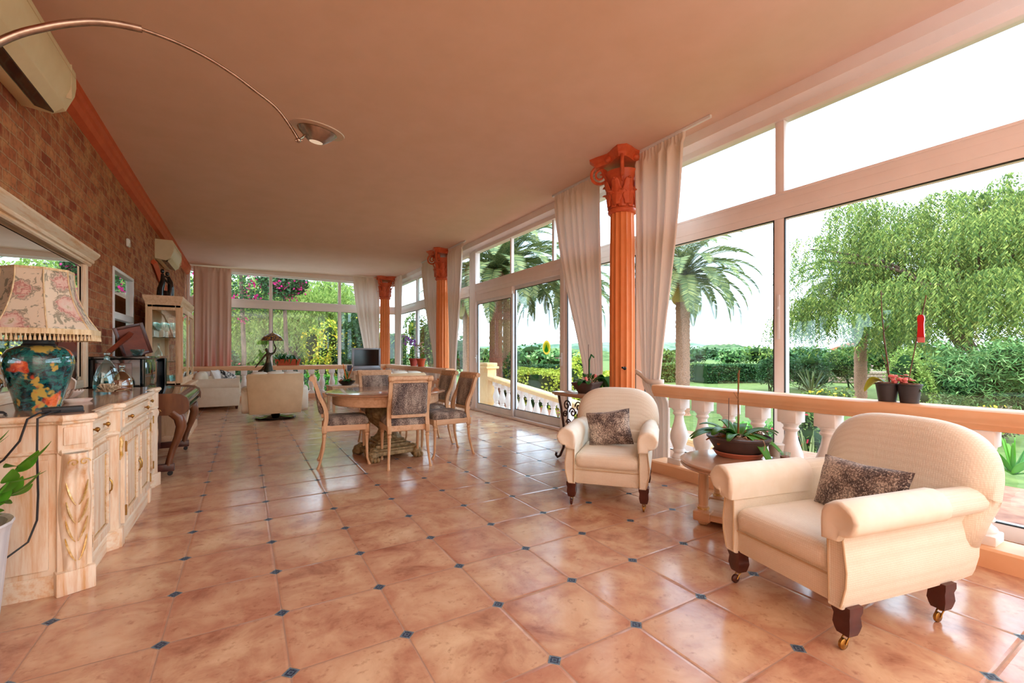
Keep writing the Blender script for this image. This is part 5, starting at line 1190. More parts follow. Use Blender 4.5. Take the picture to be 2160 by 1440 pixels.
build('leaf',strap_leaf(.18,.03,1.9,.42,.05,.08),m_lf_or,t,angle=180); build('leaf',strap_leaf(.2,.03,.6,.38,.08,.08),m_lf_or,t,angle=180)
# planter on the far rail
t=thing('trough_planter','long terracotta trough of ferny green leaves on the far handrail','potted plant',(.99,13.25,.873))
b=MB(); b.rings([[(x,y,z) for x,y in roundrect(w,d_,.02,2)] for z,w,d_ in((0,.52,.13),(.13,.60,.17),(.155,.62,.19),(.165,.62,.19),(.165,.58,.15),(.14,.57,.14))]); build('trough',b,m_terra,t,angle=30)
b=MB()
for i in range(120):
    x=rnd.uniform(-.26,.26); a=rnd.uniform(0,2*PI); g=strap_leaf(rnd.uniform(.12,.28),.028,a,rnd.uniform(.1,.34),rnd.uniform(.1,.3),.14,x,0); b.add(g.v,g.f)
build('foliage',b,m_lf_dark,t,angle=180)
# two pots on the far part of the side rail
t=thing('orchid_pot','terracotta pot with a purple flowering orchid on the far side handrail','potted plant',(3.66,10.95,.873))
POT=[(.001,0),(.075,0),(.10,.15),(.115,.155),(.118,.19),(.108,.19),(.10,.17),(.001,.165)]
build('pot',MB().lathe(POT,seg=24),pm('brick red pot',S(160,62,48),rough=.7),t)
b=MB(); b.tube([(0,0,.16),(-.02,0,.35),(-.03,.05,.52),(-.1,.2,.62),(-.1,.42,.64)],.006,6); build('stem',b,m_lf_dark,t)
b=MB(); m_pur=leafmat('purple petals',[S(150,50,190),S(190,90,220)],.3)
for i in range(18):
    c_=(rnd.uniform(-.12,.02),rnd.uniform(-.45,.55),rnd.uniform(.52,.78)-.1*0); 
    for k in range(5):
        a=k*2*PI/5; g=oval_leaf(c_,.06,.05,PI+rnd.uniform(-.4,.4),a,0,.05); b.add(g.v,g.f)
build('flowers',b,m_pur,t,angle=180)
build('leaf',strap_leaf(.2,.06,2.5,.12,.16,.17),m_lf_orchid,t,angle=180); build('leaf',strap_leaf(.2,.06,-.8,.14,.14,.17),m_lf_orchid,t,angle=180)
t=thing('leafy_pot','bright terracotta pot with a leafy white flowered plant beside the purple orchid','potted plant',(3.66,10.40,.873)); build('pot',MB().lathe(POT,seg=24),m_terra,t)
b=MB()
for i in range(40): g=oval_leaf((rnd.uniform(-.05,.05),rnd.uniform(-.08,.08),rnd.uniform(.2,.52)),.11,.05,rnd.uniform(0,2*PI),rnd.uniform(-.4,.6)); b.add(g.v,g.f)
build('foliage',b,m_lf_bright,t,angle=180)
b=MB()
for i in range(14): b.ell((rnd.uniform(-.08,.08),rnd.uniform(-.12,.12),rnd.uniform(.35,.58)),(.025,.025,.02),1,8,5)
build('flowers',b,m_shell,t)
# ================================================================ garden outside
m_lawn=pm('lawn grass',S(82,98,48),S(108,120,64),3,rough=.95,bmp=.3,spec=.1)
m_pave=pm('terracotta paving',S(136,84,64),S(168,116,90),6,rough=.8)
m_palm=leafmat('palm leaflets',[S(62,80,48),S(98,112,66),S(144,146,88)],.3,.45)
m_palmy=leafmat('dry palm leaflets',[S(190,160,80),S(206,184,110)],.3,.6)
m_trunk=pm('palm trunk bark',S(216,158,128),S(140,98,76),26,stretch=(1,1,3.2),rough=.95,bmp=1,bdist=.05)
m_bark=pm('rough bark',S(110,84,68),S(76,58,48),14,stretch=(1,1,.4),rough=.95,bmp=.8,bdist=.03)
m_pep=leafmat('pepper tree leaflets',[S(56,80,36),S(98,118,52),S(128,144,66),S(170,172,86)],.4)
m_will=leafmat('yellow green leaflets',[S(98,124,50),S(136,156,70),S(166,178,92)],.4)
m_hedge=leafmat('hedge leaves',[S(54,80,36),S(84,108,46),S(120,136,58)],.3)
m_hedgey=leafmat('yellow green hedge leaves',[S(130,150,40),S(176,186,56),S(200,204,84)],.3)  # yellow green is the leaves' own tone
m_dk=leafmat('dark shrub leaves',[S(30,54,30),S(50,80,40),S(78,106,54)],.25)
m_ole=leafmat('oleander leaves',[S(58,92,46),S(96,132,70),S(156,178,108)],.25)
m_mag=leafmat('magenta bracts',[S(178,24,100),S(214,40,130)],.35)
m_yel=leafmat('yellow flowers',[S(232,196,30),S(244,220,80)],.3)
m_redf=leafmat('red flowers',[S(214,40,70),S(232,90,110)],.3)
m_brn=leafmat('dry brown twigs',[S(96,80,62),S(134,116,92)],.2)
m_core=pm('shaded foliage core',S(30,46,24),S(44,60,32),5,rough=1,spec=.0)  # dark colour of solid filler bodies, standing for shade inside the foliage
gz=-1.0
struct('ground_lawn',MB().box(7.6,260,-160,260,gz-.2,gz),m_lawn,smooth=False)
struct('ground_far_garden',MB().box(-60,7.6,15.2,260,-.6,-.25),m_lawn,smooth=False)
struct('terrace_paving',MB().box(GX+.06,7.6,-12,15.2,-.6,-.35),m_pave,smooth=False)
def rp(px,d,z=None,py=None):
    """world point at horizontal bearing given by photo column at depth d (layout helper)"""
    u=(px-1080)/945; a=math.atan(565/945); s,c=math.sin(a),math.cos(a)
    return (round((s+u*c)*d,2),round((c-u*s)*d,2))
def leaves(mb,n,samp,L,W,rnd,droop=0,flat=0):
    vs=mb.v; fs=mb.f
    for _ in range(n):
        x,y,z=samp(); az=rnd.uniform(0,2*PI); el=rnd.uniform(-1.2,.9)-droop
        d=Vector((math.cos(az)*math.cos(el),math.sin(az)*math.cos(el),math.sin(el))); t=Vector((rnd.uniform(-1,1),rnd.uniform(-1,1),rnd.uniform(-1,1)))
        n_=d.cross(t); 
        if n_.length<1e-3: continue
        n_.normalize(); l=L*rnd.uniform(.7,1.3); w=W*rnd.uniform(.7,1.3); p=Vector((x,y,z)); b=len(vs)
        vs.extend([tuple(p-d*l*.5),tuple(p+n_*w*.5),tuple(p+d*l*.5),tuple(p-n_*w*.5)]); fs.append((b,b+1,b+2,b+3))
def make_palm(label,x,y,zb,zc,Rr,tr,seed,nf=46,dry=2,trunkmat=None,group=None):
    rnd=random.Random(seed); t=thing('palm_tree',label,'palm tree',(x,y,zb),0,group); H=zc-zb
    prof=[(tr*1.15,0)]; n=int(H/.16)
    for i in range(n):
        z=H*(i+.5)/n; prof.append((tr*(1.0+.04*math.sin(i*1.7)),z-H/n*.3)); prof.append((tr*.93,z+H/n*.2))
    prof+= [(tr*1.25,H-.25),(tr*1.3,H-.05),(tr*.6,H+.15),(.02,H+.2)]
    build('trunk',MB().lathe(prof,seg=20),trunkmat or m_trunk,t)
    g=MB(); dr=MB(); rc=MB()
    for f in range(nf+dry):
        isd=f>=nf; az=f*2.399+rnd.uniform(-.2,.2)
        el0=(1.35-1.75*((f/nf)**.85)) if not isd else -1.0
        L=Rr*rnd.uniform(.92,1.12)*(1 if not isd else .35); pts=[]; p=Vector((0,0,H+.1)); el=el0+.25
        ns=12
        for k in range(ns+1):
            pts.append(p.copy()); d=Vector((math.cos(az)*math.cos(el),math.sin(az)*math.cos(el),math.sin(el))); p=p+d*(L/ns); el-= (.155 if el>-1.3 else 0)*(.7+.6*k/ns)
        rc.tube(pts[:11],[.016*(1-i/14) for i in range(11)],4)
        tgt=dr if isd else g
        for k in range(1,ns*5+1):
            q=k/(ns*5); i=min(ns-1,int(q*ns)); fr=q*ns-i; P=pts[i].lerp(pts[i+1],fr); d=(pts[i+1]-pts[i]).normalized(); side=Vector((-math.sin(az),math.cos(az),0)); up=side.cross(d)
            ll=Rr*.15*(math.sin(PI*min(1,q*.92+.10))**.6)
            for s in(-1,1):
                dir_=(side*s*.85+d*.62+up*.25*-1+Vector((0,0,-.12))).normalized(); w=d*.014*(Rr/2.5)
                b=len(tgt.v); e=P+dir_*ll
                tgt.v.extend([tuple(P-w),tuple(P+dir_*ll*.5-w*1.1+Vector((0,0,.012))),tuple(e),tuple(P+dir_*ll*.5+w*1.1),tuple(P+w)]); tgt.f.append((b,b+1,b+2,b+3,b+4))
    build('fronds',g,m_palm,t,smooth=False); build('frond_stalks',rc,m_palm,t)
    if dry: build('dry_fronds',dr,m_palmy,t,smooth=False)
    return t
def drooptree(label,x,y,zb,R_,z0,z1,seed,n,mat,leafL=.10,leafW=.022,strand=1.1,trunkr=.22,group=None,name='pepper_tree',lean=(0,0),holes=.0,core=False):
    rnd=random.Random(seed); t=thing(name,label,'tree',(x,y,zb),0,group)
    b=MB(); hz=(z0+z1)/2-zb; tops=[]
    b.tube([(0,0,0),(.1,.05,hz*.3),(lean[0]*.3,lean[1]*.3,hz*.6),(lean[0]*.6,lean[1]*.6,hz)],[trunkr*1.2,trunkr,trunkr*.8,trunkr*.5],10)
    for k in range(13):
        a=k*2.4+rnd.uniform(-.3,.3); r=R_*rnd.uniform(.55,.85); zz=rnd.uniform(.45,1.0)
        e=(lean[0]+r*math.cos(a),lean[1]+r*math.sin(a),(z0-zb)+(z1-z0)*zz*.85)
        s_=(lean[0]*.3,lean[1]*.3,hz*rnd.uniform(.45,.75)); m_=((s_[0]+e[0])*.45+rnd.uniform(-.3,.3),(s_[1]+e[1])*.45+rnd.uniform(-.3,.3),(s_[2]+e[2])*.55+.2)
        b.tube(cr([s_,m_,e],5),[trunkr*.42*(1-i/12.5)+.01 for i in range(11)],6); tops.append(e)
    build('trunk_and_branches',b,m_bark,t)
    # clumps of drooping strands
    cl=[(e[0],e[1],e[2]-.1,R_*.30) for e in tops]
    for k in range(46):
        a=rnd.uniform(0,2*PI); u=rnd.uniform(0,1)**.5; v=rnd.uniform(.25,1); rr=R_*math.sqrt(max(0,1-((v-.35)/.75)**2))*u
        cl.append((lean[0]+rr*math.cos(a),lean[1]+rr*math.sin(a),(z0-zb)+(z1-z0)*v,rnd.uniform(.5,1.0)*R_*.28))
    g=MB()
    for i in range(n):
        cx,cy,cz_,cr_=cl[i%len(cl)]
        th=rnd.uniform(0,2*PI); ph=rnd.uniform(0,1); r=cr_*math.sqrt(rnd.uniform(0,1))
        px,py,pz=cx+r*math.cos(th),cy+r*math.sin(th),cz_+cr_*.5*math.sqrt(max(0,1-(r/cr_)**2))
        L=strand*rnd.uniform(.4,1.1); az=th; m_=int(L/.085)
        for k in range(m_):
            q=k/m_; P=Vector((px+math.cos(az)*.22*L*q**.6,py+math.sin(az)*.22*L*q**.6,pz-L*q))
            if P.z<z0-zb-.3: break
            a2=rnd.uniform(0,2*PI); d=Vector((math.cos(a2)*.6,math.sin(a2)*.6,-.8)).normalized(); n_=d.cross(Vector((math.cos(a2+1.3),math.sin(a2+1.3),.2))).normalized()
            l=leafL*rnd.uniform(.7,1.3); w=leafW; bb=len(g.v)
            g.v.extend([tuple(P),tuple(P+d*l*.5+n_*w),tuple(P+d*l),tuple(P+d*l*.5-n_*w)]); g.f.append((bb,bb+1,bb+2,bb+3))
    build('foliage',g,mat,t,smooth=False)
    return t
def shrub(name,label,cat,x,y,zb,rx,ry,h,n,mat,L=.10,W=.04,seed=1,flowers=None,group=None,spiky=False,fsize=.06,core=True):
    rnd=random.Random(seed); t=thing(name,label,cat,(x,y,zb),0,group)
    blobs=[(rnd.uniform(-.55,.55)*rx,rnd.uniform(-.55,.55)*ry,h*rnd.uniform(.3,.72),rnd.uniform(.3,.5)) for _ in range(12)]
    def samp():
        bx,by,bz,br=blobs[rnd.randrange(12)]; th=rnd.uniform(0,2*PI); ph=math.acos(rnd.uniform(-1,1)); k=rnd.uniform(.75,1.03)
        return (bx+rx*br*k*math.sin(ph)*math.cos(th),by+ry*br*k*math.sin(ph)*math.sin(th),max(.03,bz+h*br*.6*k*math.cos(ph)))
    g=MB(); leaves(g,n,samp,L,W,rnd); build('foliage',g,mat,t,smooth=False)
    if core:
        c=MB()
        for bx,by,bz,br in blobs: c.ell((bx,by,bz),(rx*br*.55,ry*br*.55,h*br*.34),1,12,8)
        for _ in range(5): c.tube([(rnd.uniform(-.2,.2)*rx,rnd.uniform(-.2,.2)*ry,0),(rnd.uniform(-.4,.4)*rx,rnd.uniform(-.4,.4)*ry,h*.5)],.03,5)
        build('shaded_core',c,m_core,t)
    if flowers:
        f=MB(); leaves(f,flowers[1],samp,fsize,fsize*.9,rnd); build('flowers',f,flowers[0],t,smooth=False)
    return t
def hedge(label,pts,w,z0,z1,n,mat,seed=2,L=.10,W=.05):
    rnd=random.Random(seed); x0,y0=pts[0]; t=thing('hedge',label,'hedge',(x0,y0,z0)); g=MB(); c=MB(); H=z1-z0
    segs=[]; 
    for (ax,ay),(bx,by) in zip(pts[:-1],pts[1:]): segs.append((ax-x0,ay-y0,bx-x0,by-y0,math.hypot(bx-ax,by-ay)))
    tot=sum(s[4] for s in segs)
    def samp():
        r=rnd.uniform(0,tot); 
        for s in segs:
            if r<=s[4]: break
            r-=s[4]
        k=r/s[4]; x,y=s[0]+(s[2]-s[0])*k,s[1]+(s[3]-s[1])*k; nx,ny=-(s[3]-s[1])/s[4],(s[2]-s[0])/s[4]
        if rnd.random()<.45: o=rnd.uniform(-1,1)*w/2; z=H+rnd.uniform(-.05,.06)
        else: o=rnd.choice((-1,1))*w/2*rnd.uniform(.95,1.06); z=rnd.uniform(0,H)
        return (x+nx*o,y+ny*o,z)
    leaves(g,n,samp,L,W,rnd)
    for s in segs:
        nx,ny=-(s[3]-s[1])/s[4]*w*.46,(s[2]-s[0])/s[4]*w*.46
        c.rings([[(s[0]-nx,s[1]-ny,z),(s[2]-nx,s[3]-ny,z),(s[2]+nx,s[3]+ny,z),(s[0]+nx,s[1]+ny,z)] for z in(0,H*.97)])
    build('foliage',g,mat,t,smooth=False); build('shaded_core',c,m_core,t,smooth=False); return t
GP='palms standing in the garden'
p=rp(1440,16); make_palm('tall palm with a full crown seen right of the near curtain',p[0],p[1],gz,3.75,2.75,.25,1,66)
p=rp(1815,21); make_palm('palm behind the big feathery tree, only its left fronds showing',p[0],p[1],gz,4.5,3.3,.26,2,46)
p=rp(1046,13.6); make_palm('reddish trunked palm seen through the left door panel',p[0],p[1],gz,3.6,2.6,.21,3,44,8,pm('reddish palm bark',S(166,106,78),S(120,72,54),26,stretch=(1,1,3.2),rough=.95,bmp=1,bdist=.05))
p=rp(1074,14.8); make_palm('grey trunked palm just right of the reddish one',p[0],p[1],gz,3.9,2.7,.22,4,44,3)
p=rp(1192,16.2); make_palm('palm seen at the right edge of the sliding door',p[0],p[1],gz,3.5,2.4,.2,5,46,4)
p=rp(985,21); make_palm('more distant palm seen between the curtain and the sliding door',p[0],p[1],gz,3.6,2.6,.2,6,38,3)
p=rp(2075,16.5); drooptree('huge feathery pepper tree filling the near window',p[0],p[1],gz,4.2,.7,7.0,11,5600,m_pep,.15,.022,1.8,.2,lean=(-1.0,1.5))
p=rp(2210,17); drooptree('second feathery pepper tree at the right edge of the near window',p[0],p[1],gz,3.6,1.6,8.2,12,2600,m_pep,.16,.034,1.2,.26)
p=rp(1885,24); drooptree('ivy clad tree trunk behind the pepper tree',p[0],p[1],gz,1.4,.3,5.2,13,700,m_hedge,.16,.05,.8,.3,name='ivy_tree')
p=rp(2085,13.3); shrub('oleander_bush','large spiky green oleander bush in front of the pepper tree','shrub',p[0],p[1],gz,2.1,1.7,2.75,15000,m_ole,.21,.032,3)
p=rp(1915,14); shrub('pale_shrub','pale green airy shrub left of the oleander bush','shrub',p[0],p[1],gz,1.0,.9,2.55,4500,m_will,.10,.04,4)
p=rp(1700,27); shrub('round_shrub','dark low shrub right of the window mullion','shrub',p[0],p[1],gz,1.9,1.6,2.3,3000,m_dk,.18,.07,5)
p=rp(1795,28); shrub('round_shrub','dark green shrub in front of the distant red roof','shrub',p[0],p[1],gz,2.0,1.6,2.7,3200,m_hedge,.18,.07,6,(m_redf,60))
p=rp(1626,26); shrub('round_shrub','rounded dark bush just left of the window mullion','shrub',p[0],p[1],gz,1.1,1.1,2.4,2600,m_dk,.14,.06,7)
def agave(name,label,x,y,zb,L,n,mat,seed,W=.12,up=1.2):
    rnd=random.Random(seed); t=thing(name,label,'succulent',(x,y,zb)); 
    g=MB()
    for i in range(n):
        a=i*2.4; el=up*(1-.75*i/n); q=strap_leaf(L*rnd.uniform(.8,1.1),W,a,L*math.sin(el),L*.15,.02,0,0); 
        k=math.cos(el); q.v=[(x_*k,y_*k,z_) for x_,y_,z_ in q.v]; g.add(q.v,q.f)
    build('leaves',g,mat,t,angle=180,solid=.006); return t
p=rp(1712,24); agave('agave_plant','pale spiky agave seen low behind the window mullion',p[0],p[1],gz,1.7,26,m_palm,3,.16,1.3)
p=rp(2138,5.6); agave('agave_plant','bright green agave low outside the window at the far right',p[0],p[1],-.35,.55,16,m_lf_bright,4,.11,1.4)
p=rp(1708,8.0); agave('agave_plant','grey green agave seen between the balusters',p[0],p[1],gz,.95,18,m_palm,5,.13,1.4)
p=rp(1712,9.0); shrub('flower_bush','bush with red flowers seen between the balusters','shrub',p[0],p[1],gz,.8,.8,1.25,2200,m_hedge,.09,.045,8,(m_redf,70),fsize=.12)
p=rp(1600,9.5); shrub('flower_bush','green bush seen low between the left balusters','shrub',p[0],p[1],gz,1.0,.9,.9,2200,m_lf_bright,.09,.045,9,(m_redf,20),fsize=.1)
p=rp(1728,13.5); shrub('daisy_bush','low yellow flowered bush just above the handrail','shrub',p[0],p[1],gz,1.0,.8,1.32,2200,m_hedge,.09,.045,10,(m_yel,220),fsize=.10)
p=rp(2070,11.2); shrub('daisy_bush','low bush dotted with yellow flowers at the far right above the handrail','shrub',p[0],p[1],gz,1.6,.7,1.05,3400,m_brn,.09,.04,12,(m_yel,120),fsize=.09)
p=rp(1215,10.8); shrub('golden_shrub','yellow green shrub outside between the door and the left curtain','shrub',p[0],p[1],gz,.75,.75,2.3,3800,m_hedgey,.10,.05,13,(m_redf,30),fsize=.05)
p=rp(1056,14.2); shrub('golden_shrub','bronze tinted shrub at the foot of the two palms','shrub',p[0],p[1],gz,.7,.7,2.35,3000,m_hedge,.11,.05,14,(m_yel,140),fsize=.05)
a_,b_,c_=rp(1060,16.5),rp(1165,13),rp(1290,12.2); hedge('clipped yellow green hedge outside the sliding door',[a_,b_,c_],1.5,gz,.62,9000,m_hedgey,15,.10,.055)
hedge('long clipped hedge across the lawn seen right of the near column',[rp(1330,33),rp(1478,36)],1.6,gz,.35,5000,m_hedge,16,.2,.1)
hedge('darker clipped hedge block left of the window mullion',[rp(1478,33),rp(1592,34)],1.6,gz,.30,4500,m_dk,17,.2,.1)
hedge('low clipped hedge in the distance behind the yellow green one',[rp(1000,26),rp(1230,24)],1.2,gz,.5,5000,m_dk,18,.18,.09)
b=MB(); rnd=random.Random(4); q0=rp(1600,36); q1=rp(1990,30)
for i in range(60):
    for j in range(4):
        k=(i+.5*(j%2))/60; x=q0[0]+(q1[0]-q0[0])*k; y=q0[1]+(q1[1]-q0[1])*k; b.ell((x,y,gz+.12+.22*j),(.26,.26,.14),.7,8,5)
tag(build('stone_wall',b,pm('garden stone',S(150,126,104),S(120,100,84),8,rough=.95)),'low dry stone wall across the lawn under the dark shrubs','wall')
# far garden beyond the end window
drooptree('broad yellow green pepper tree behind the far window',1.9,21.5,-.3,3.1,.3,4.6,21,3200,m_will,.14,.030,1.4,.2)
drooptree('pale green pepper tree behind the striped curtain at the far left',-1.6,19.5,-.3,2.2,.3,4.0,22,1700,m_will,.13,.03,1.3,.2)
def boug(label,x,y,zb,R_,z0,z1,seed):
    rnd=random.Random(seed); t=thing('bougainvillea',label,'climbing plant',(x,y,zb)); 
    b=MB(); b.tube([(0,0,0),(.1,.1,1.4),(.0,0,z1-zb-.6)],[.09,.07,.05],8); build('trunk',b,m_bark,t)
    def samp():
        th=rnd.uniform(0,2*PI); ph=math.acos(rnd.uniform(-1,1)); k=rnd.uniform(.5,1.05); return (R_*k*math.sin(ph)*math.cos(th),R_*.7*k*math.sin(ph)*math.sin(th),(z0+z1)/2-zb+(z1-z0)/2*k*math.cos(ph))
    g=MB(); leaves(g,4200,samp,.10,.055,rnd); build('foliage',g,m_dk,t,smooth=False)
    f=MB()
    for _ in range(30):
        c=samp()
        for _ in range(16): leaves(f,1,lambda:(c[0]+rnd.gauss(0,.08),c[1]+rnd.gauss(0,.08),c[2]+rnd.gauss(0,.09)),.09,.07,rnd)
    build('flowers',f,m_mag,t,smooth=False)
boug('magenta bougainvillea hanging in the top left of the far window',-.1,16.4,-.3,1.5,2.2,4.6,31)
boug('smaller spray of magenta bougainvillea beside the left mullion of the far window',1.15,17.0,-.3,.75,3.1,4.1,32)
shrub('yellow_shrub','bright yellow flowering shrub behind the far window','shrub',2.6,17.2,-.3,.95,.8,2.9,3000,m_hedgey,.12,.05,33,(m_yel,900),fsize=.10)
shrub('dark_shrub','tall dark leafy shrub beside the television behind the far window','shrub',3.6,17.6,-.3,1.0,1.0,3.5,4000,m_dk,.13,.06,34,(m_yel,150),fsize=.09)
shrub('dry_undergrowth','brown twiggy undergrowth under the pepper tree','shrub',.9,18.6,-.3,2.4,.8,1.5,4500,m_brn,.14,.03,35)
shrub('green_groundcover','low bright green cover behind the far balustrade','shrub',2.0,15.6,-.3,1.4,.4,.9,2500,m_lf_bright,.09,.045,36)
shrub('dark_shrub','dark green bush outside beyond the corner window','shrub',6.6,17.4,-.3,1.3,1.3,3.6,4200,m_hedge,.13,.06,37,(m_yel,60),fsize=.08)
shrub('dark_shrub','dark bushy growth at the left of the far window bottom','shrub',-.6,16.6,-.3,.9,.7,2.0,3200,m_dk,.12,.06,38,(m_redf,40),fsize=.08)
p=rp(690,24); make_palm('distant palm whose fronds cross the top of the far window',p[0],p[1],-.3,4.3,2.6,.2,39,36,2)
hedge('tall leafy boundary hedge closing the garden behind the far window',[(-8,25.5),(8.5,27.5)],1.2,-.3,2.3,6500,m_hedge,41,.24,.12)
# distant hills with a little hilltop house
def hill(label,p0,p1,w,h,seed,mat):
    rnd=random.Random(seed); b=MB(); dx,dy=p1[0]-p0[0],p1[1]-p0[1]; L=math.hypot(dx,dy); nx,ny=-dy/L,dx/L
    def fn(u,v):
        s=(v-.5)*2; q=math.sin(PI*u)**.6; n_=mnoise.noise(Vector((u*7+seed,v*3,0)))*.35+mnoise.noise(Vector((u*40+seed,v*20,2)))*.12
        z=gz-.3+h*q*max(0,1-s*s)*(1+n_); return (p0[0]+dx*u+nx*s*w,p0[1]+dy*u+ny*s*w,z)
    b.grid(160,30,fn); return tag(build('distant_hill',b,mat,angle=180),label,'hill')
m_hill=pm('hazed wooded hillside',S(84,104,86),S(124,138,116),.12,detail=6,rough=1,lo=.4,hi=.6,spec=0)  # distance haze is mixed into this base colour
hill('long hazy wooded hill on the horizon beyond the garden',rp(860,300),rp(1720,240),40,9,3,m_hill)
hill('nearer rounded wooded rise below the hilltop house',rp(1380,170),rp(1700,150),20,5.2,5,pm('greener hillside',S(60,80,54),S(104,118,84),.45,detail=6,rough=1,spec=0))
hill('low wooded ridge far behind the sliding door',rp(960,150),rp(1340,150),20,4.5,7,pm('olive hillside',S(66,86,54),S(112,124,80),.45,detail=6,rough=1,spec=0))
p=rp(1532,232); t=thing('hilltop_house','small sand coloured house group on top of the distant hill','building',(p[0],p[1],5.0),.4)
m_h=pm('sand plaster',S(206,180,146),S(220,196,164),.6,rough=1)
for i,(x,w,z) in enumerate(((-7,4,1.8),(-2,3.2,3.0),(1.5,2.2,4.2),(6,4,1.6))): build('wall_block',MB().box(x-w,x+w,-2,2,-1,z).box(x-w*.5,x-w*.3,-2.05,-2,z-1.2,z-.5),m_h,t,smooth=False)
p=rp(1800,60); t=thing('villa','pinkish house with a red roof glimpsed under the pepper tree','building',(p[0],p[1],gz),.3)
build('wall',MB().box(-4,4,-2,2,0,2.6),pm('pink plaster',S(222,176,156),rough=1),t,smooth=False); build('roof',MB().prism([(-2.5,2.6),(2.5,2.6),(0,3.6)],'x',-4.4,4.4),pm('roof tile',S(190,112,86),rough=1),t,smooth=False)
# outdoor stair balustrade descending beside the glazed wall
m_newel=pm('cream painted render',S(238,200,140),S(244,212,156),4,rough=.8)
t=thing('outdoor_balustrade','sloping outdoor balustrade with cream rail and white balusters outside the door','balustrade',(5.4,10.28,-.35))
M=T(-5.4,-10.28,.35)
b=MB(); b.box(5.27,5.53,10.02,10.54,-.35,.80,.01).box(5.22,5.58,9.97,10.59,.80,.86,.012).box(5.25,5.55,10.0,10.56,.86,.95,.02).box(5.24,5.56,9.99,10.57,-.35,-.2,.01); b.v=[tuple(M@Vector(v)) for v in b.v]; build('newel_post',b,m_newel,t)
ya,yb=10.02,2.6; za,zb_=.62,-.13; sl=(zb_-za)/(yb-ya)
b=MB(); pr=[(-.10,-.11),(.10,-.11),(.11,-.07),(.13,-.05),(.13,-.02),(.10,0),(-.10,0),(-.13,-.02),(-.13,-.05),(-.11,-.07)]
b.rings([[(5.4+u,yb,zb_+w_) for u,w_ in pr],[(5.4+u,ya,za+w_) for u,w_ in pr]]); b.v=[tuple(M@Vector(v)) for v in b.v]; build('handrail',b,m_newel,t,angle=30)
b=MB(); b.rings([[(5.4+u,yb,zb_-.86+w_) for u,w_ in((-.12,0),(.12,0),(.12,.1),(-.12,.1))],[(5.4+u,ya,za-.86+w_) for u,w_ in((-.12,0),(.12,0),(.12,.1),(-.12,.1))]]); b.v=[tuple(M@Vector(v)) for v in b.v]; build('plinth',b,m_newel,t,smooth=False)
q=None
for i in range(24):
    y=9.80-.30*i; z=za+(y-ya)*sl
    if q is None: q=build('baluster',BAL,m_balu,t); me_=q.data
    else: q=bpy.data.objects.new('baluster',me_); COL.objects.link(q); q.parent=t
    q.location=(0,y-10.28,z-.76+.35)

rnd=random.Random(77)
for i,(px,d,h,r) in enumerate(((1000,48,3.2,3.0),(1105,60,3.6,4.0),(1180,52,3.2,3.4),(1395,62,3.6,4.2),(1470,75,3.4,4.5),(1560,70,3.2,4.4),(1640,60,3.4,4.0),(1700,48,3.0,3.4),(1770,56,3.6,3.8),(1850,50,3.8,3.6),(930,44,4.2,3.4),(1950,48,3.8,3.6),(2130,44,4.0,3.4))):
    p=rp(px,d); shrub('distant_tree',['rounded tree in the line across the valley behind the sliding door','low tree in the distance behind the clipped hedges','distant tree behind the stone wall'][0 if px<1300 else 1 if px<1660 else 2],'tree',p[0],p[1],gz,r*1.3,r,h,900,(m_hedge,m_dk,m_ole)[i%3],.55,.3,100+i,group=['trees across the valley behind the door','trees behind the clipped hedges','trees behind the stone wall'][0 if px<1300 else 1 if px<1660 else 2])
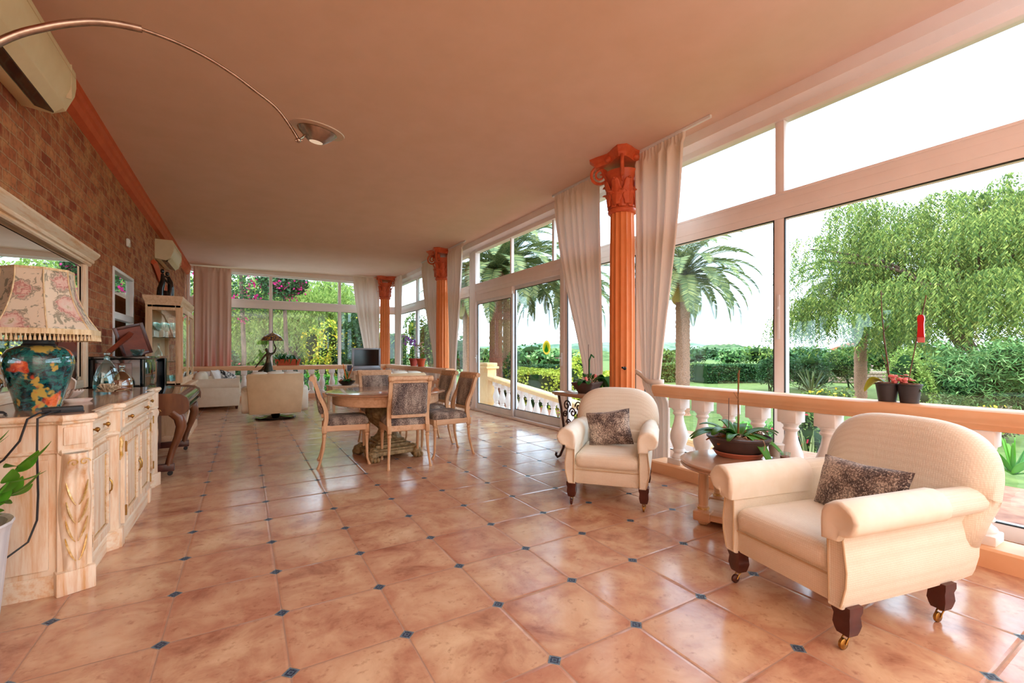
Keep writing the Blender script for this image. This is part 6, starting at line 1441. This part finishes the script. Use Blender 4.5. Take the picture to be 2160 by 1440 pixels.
# ================================================================ camera, sky, light
cam=bpy.data.cameras.new('camera'); co=bpy.data.objects.new('camera',cam); COL.objects.link(co)
cam.sensor_width=36; cam.sensor_fit='HORIZONTAL'; cam.lens=36*945/2160; cam.shift_y=25/2160; cam.clip_start=.05; cam.clip_end=2000
co.location=(0,0,1.19); co.rotation_euler=(PI/2,0,-math.atan(565/945)); sc.camera=co
w=bpy.data.worlds.new('sky'); sc.world=w; w.use_nodes=True; nt=w.node_tree; nt.nodes.clear()
o=nt.nodes.new('ShaderNodeOutputWorld'); bg=nt.nodes.new('ShaderNodeBackground')
tc=nt.nodes.new('ShaderNodeTexCoord'); mp=nt.nodes.new('ShaderNodeMapping'); mp.inputs['Scale'].default_value=(1,1,2.2); nt.links.new(tc.outputs['Generated'],mp.inputs[0])
n=noise(nt,mp.outputs[0],2.2,5,.6,.3)
sx=nt.nodes.new('ShaderNodeSeparateXYZ'); nt.links.new(tc.outputs['Generated'],sx.inputs[0])
cl=ramp(nt,n.outputs[0],[(.36,0.),(.50,1.)])
hi=ramp(nt,sx.outputs[2],[(.0,1.),(.35,0.)])
f=M1(nt,'MAXIMUM',cl,hi)
c=mixc(nt,f,(.25,.335,.43,1),(.90,.965,1.04,1)); nt.links.new(c,bg.inputs[0]); bg.inputs[1].default_value=3.1
nt.links.new(bg.outputs[0],o.inputs[0])
def lamp(kind,name,loc,rot,e,size=1,col=(1,1,1),sy=None):
    l=bpy.data.lights.new(name,kind); l.energy=e; l.color=col
    if kind=='AREA':
        l.size=size
        if sy: l.shape='RECTANGLE'; l.size_y=sy
    if kind=='SUN': l.angle=size
    ob=bpy.data.objects.new(name,l); COL.objects.link(ob); ob.location=loc; ob.rotation_euler=rot; return ob
d=Vector((.40,.42,-.95)); lamp('SUN','sun',(0,0,10),d.to_track_quat('-Z','Y').to_euler(),2.2,.02,(1,.95,.86))
# added fill light behind the camera, bounced off back wall and ceiling
lamp('AREA','fill_light',(.9,-2.0,1.0),Vector((0,-.5,.86)).to_track_quat('-Z','Y').to_euler(),230,4,(.88,.95,1),1.6)
sc.view_settings.view_transform='Standard'; sc.view_settings.look='None'; sc.view_settings.exposure=.83; sc.view_settings.gamma=1.0
sc.view_settings.use_white_balance=True; sc.view_settings.white_balance_temperature=5600; sc.view_settings.white_balance_tint=2
cy=sc.cycles; cy.max_bounces=8; cy.diffuse_bounces=5; cy.glossy_bounces=4; cy.transmission_bounces=6; cy.transparent_max_bounces=24; cy.sample_clamp_indirect=6; cy.caustics_reflective=False; cy.caustics_refractive=False
cy.use_denoising=True
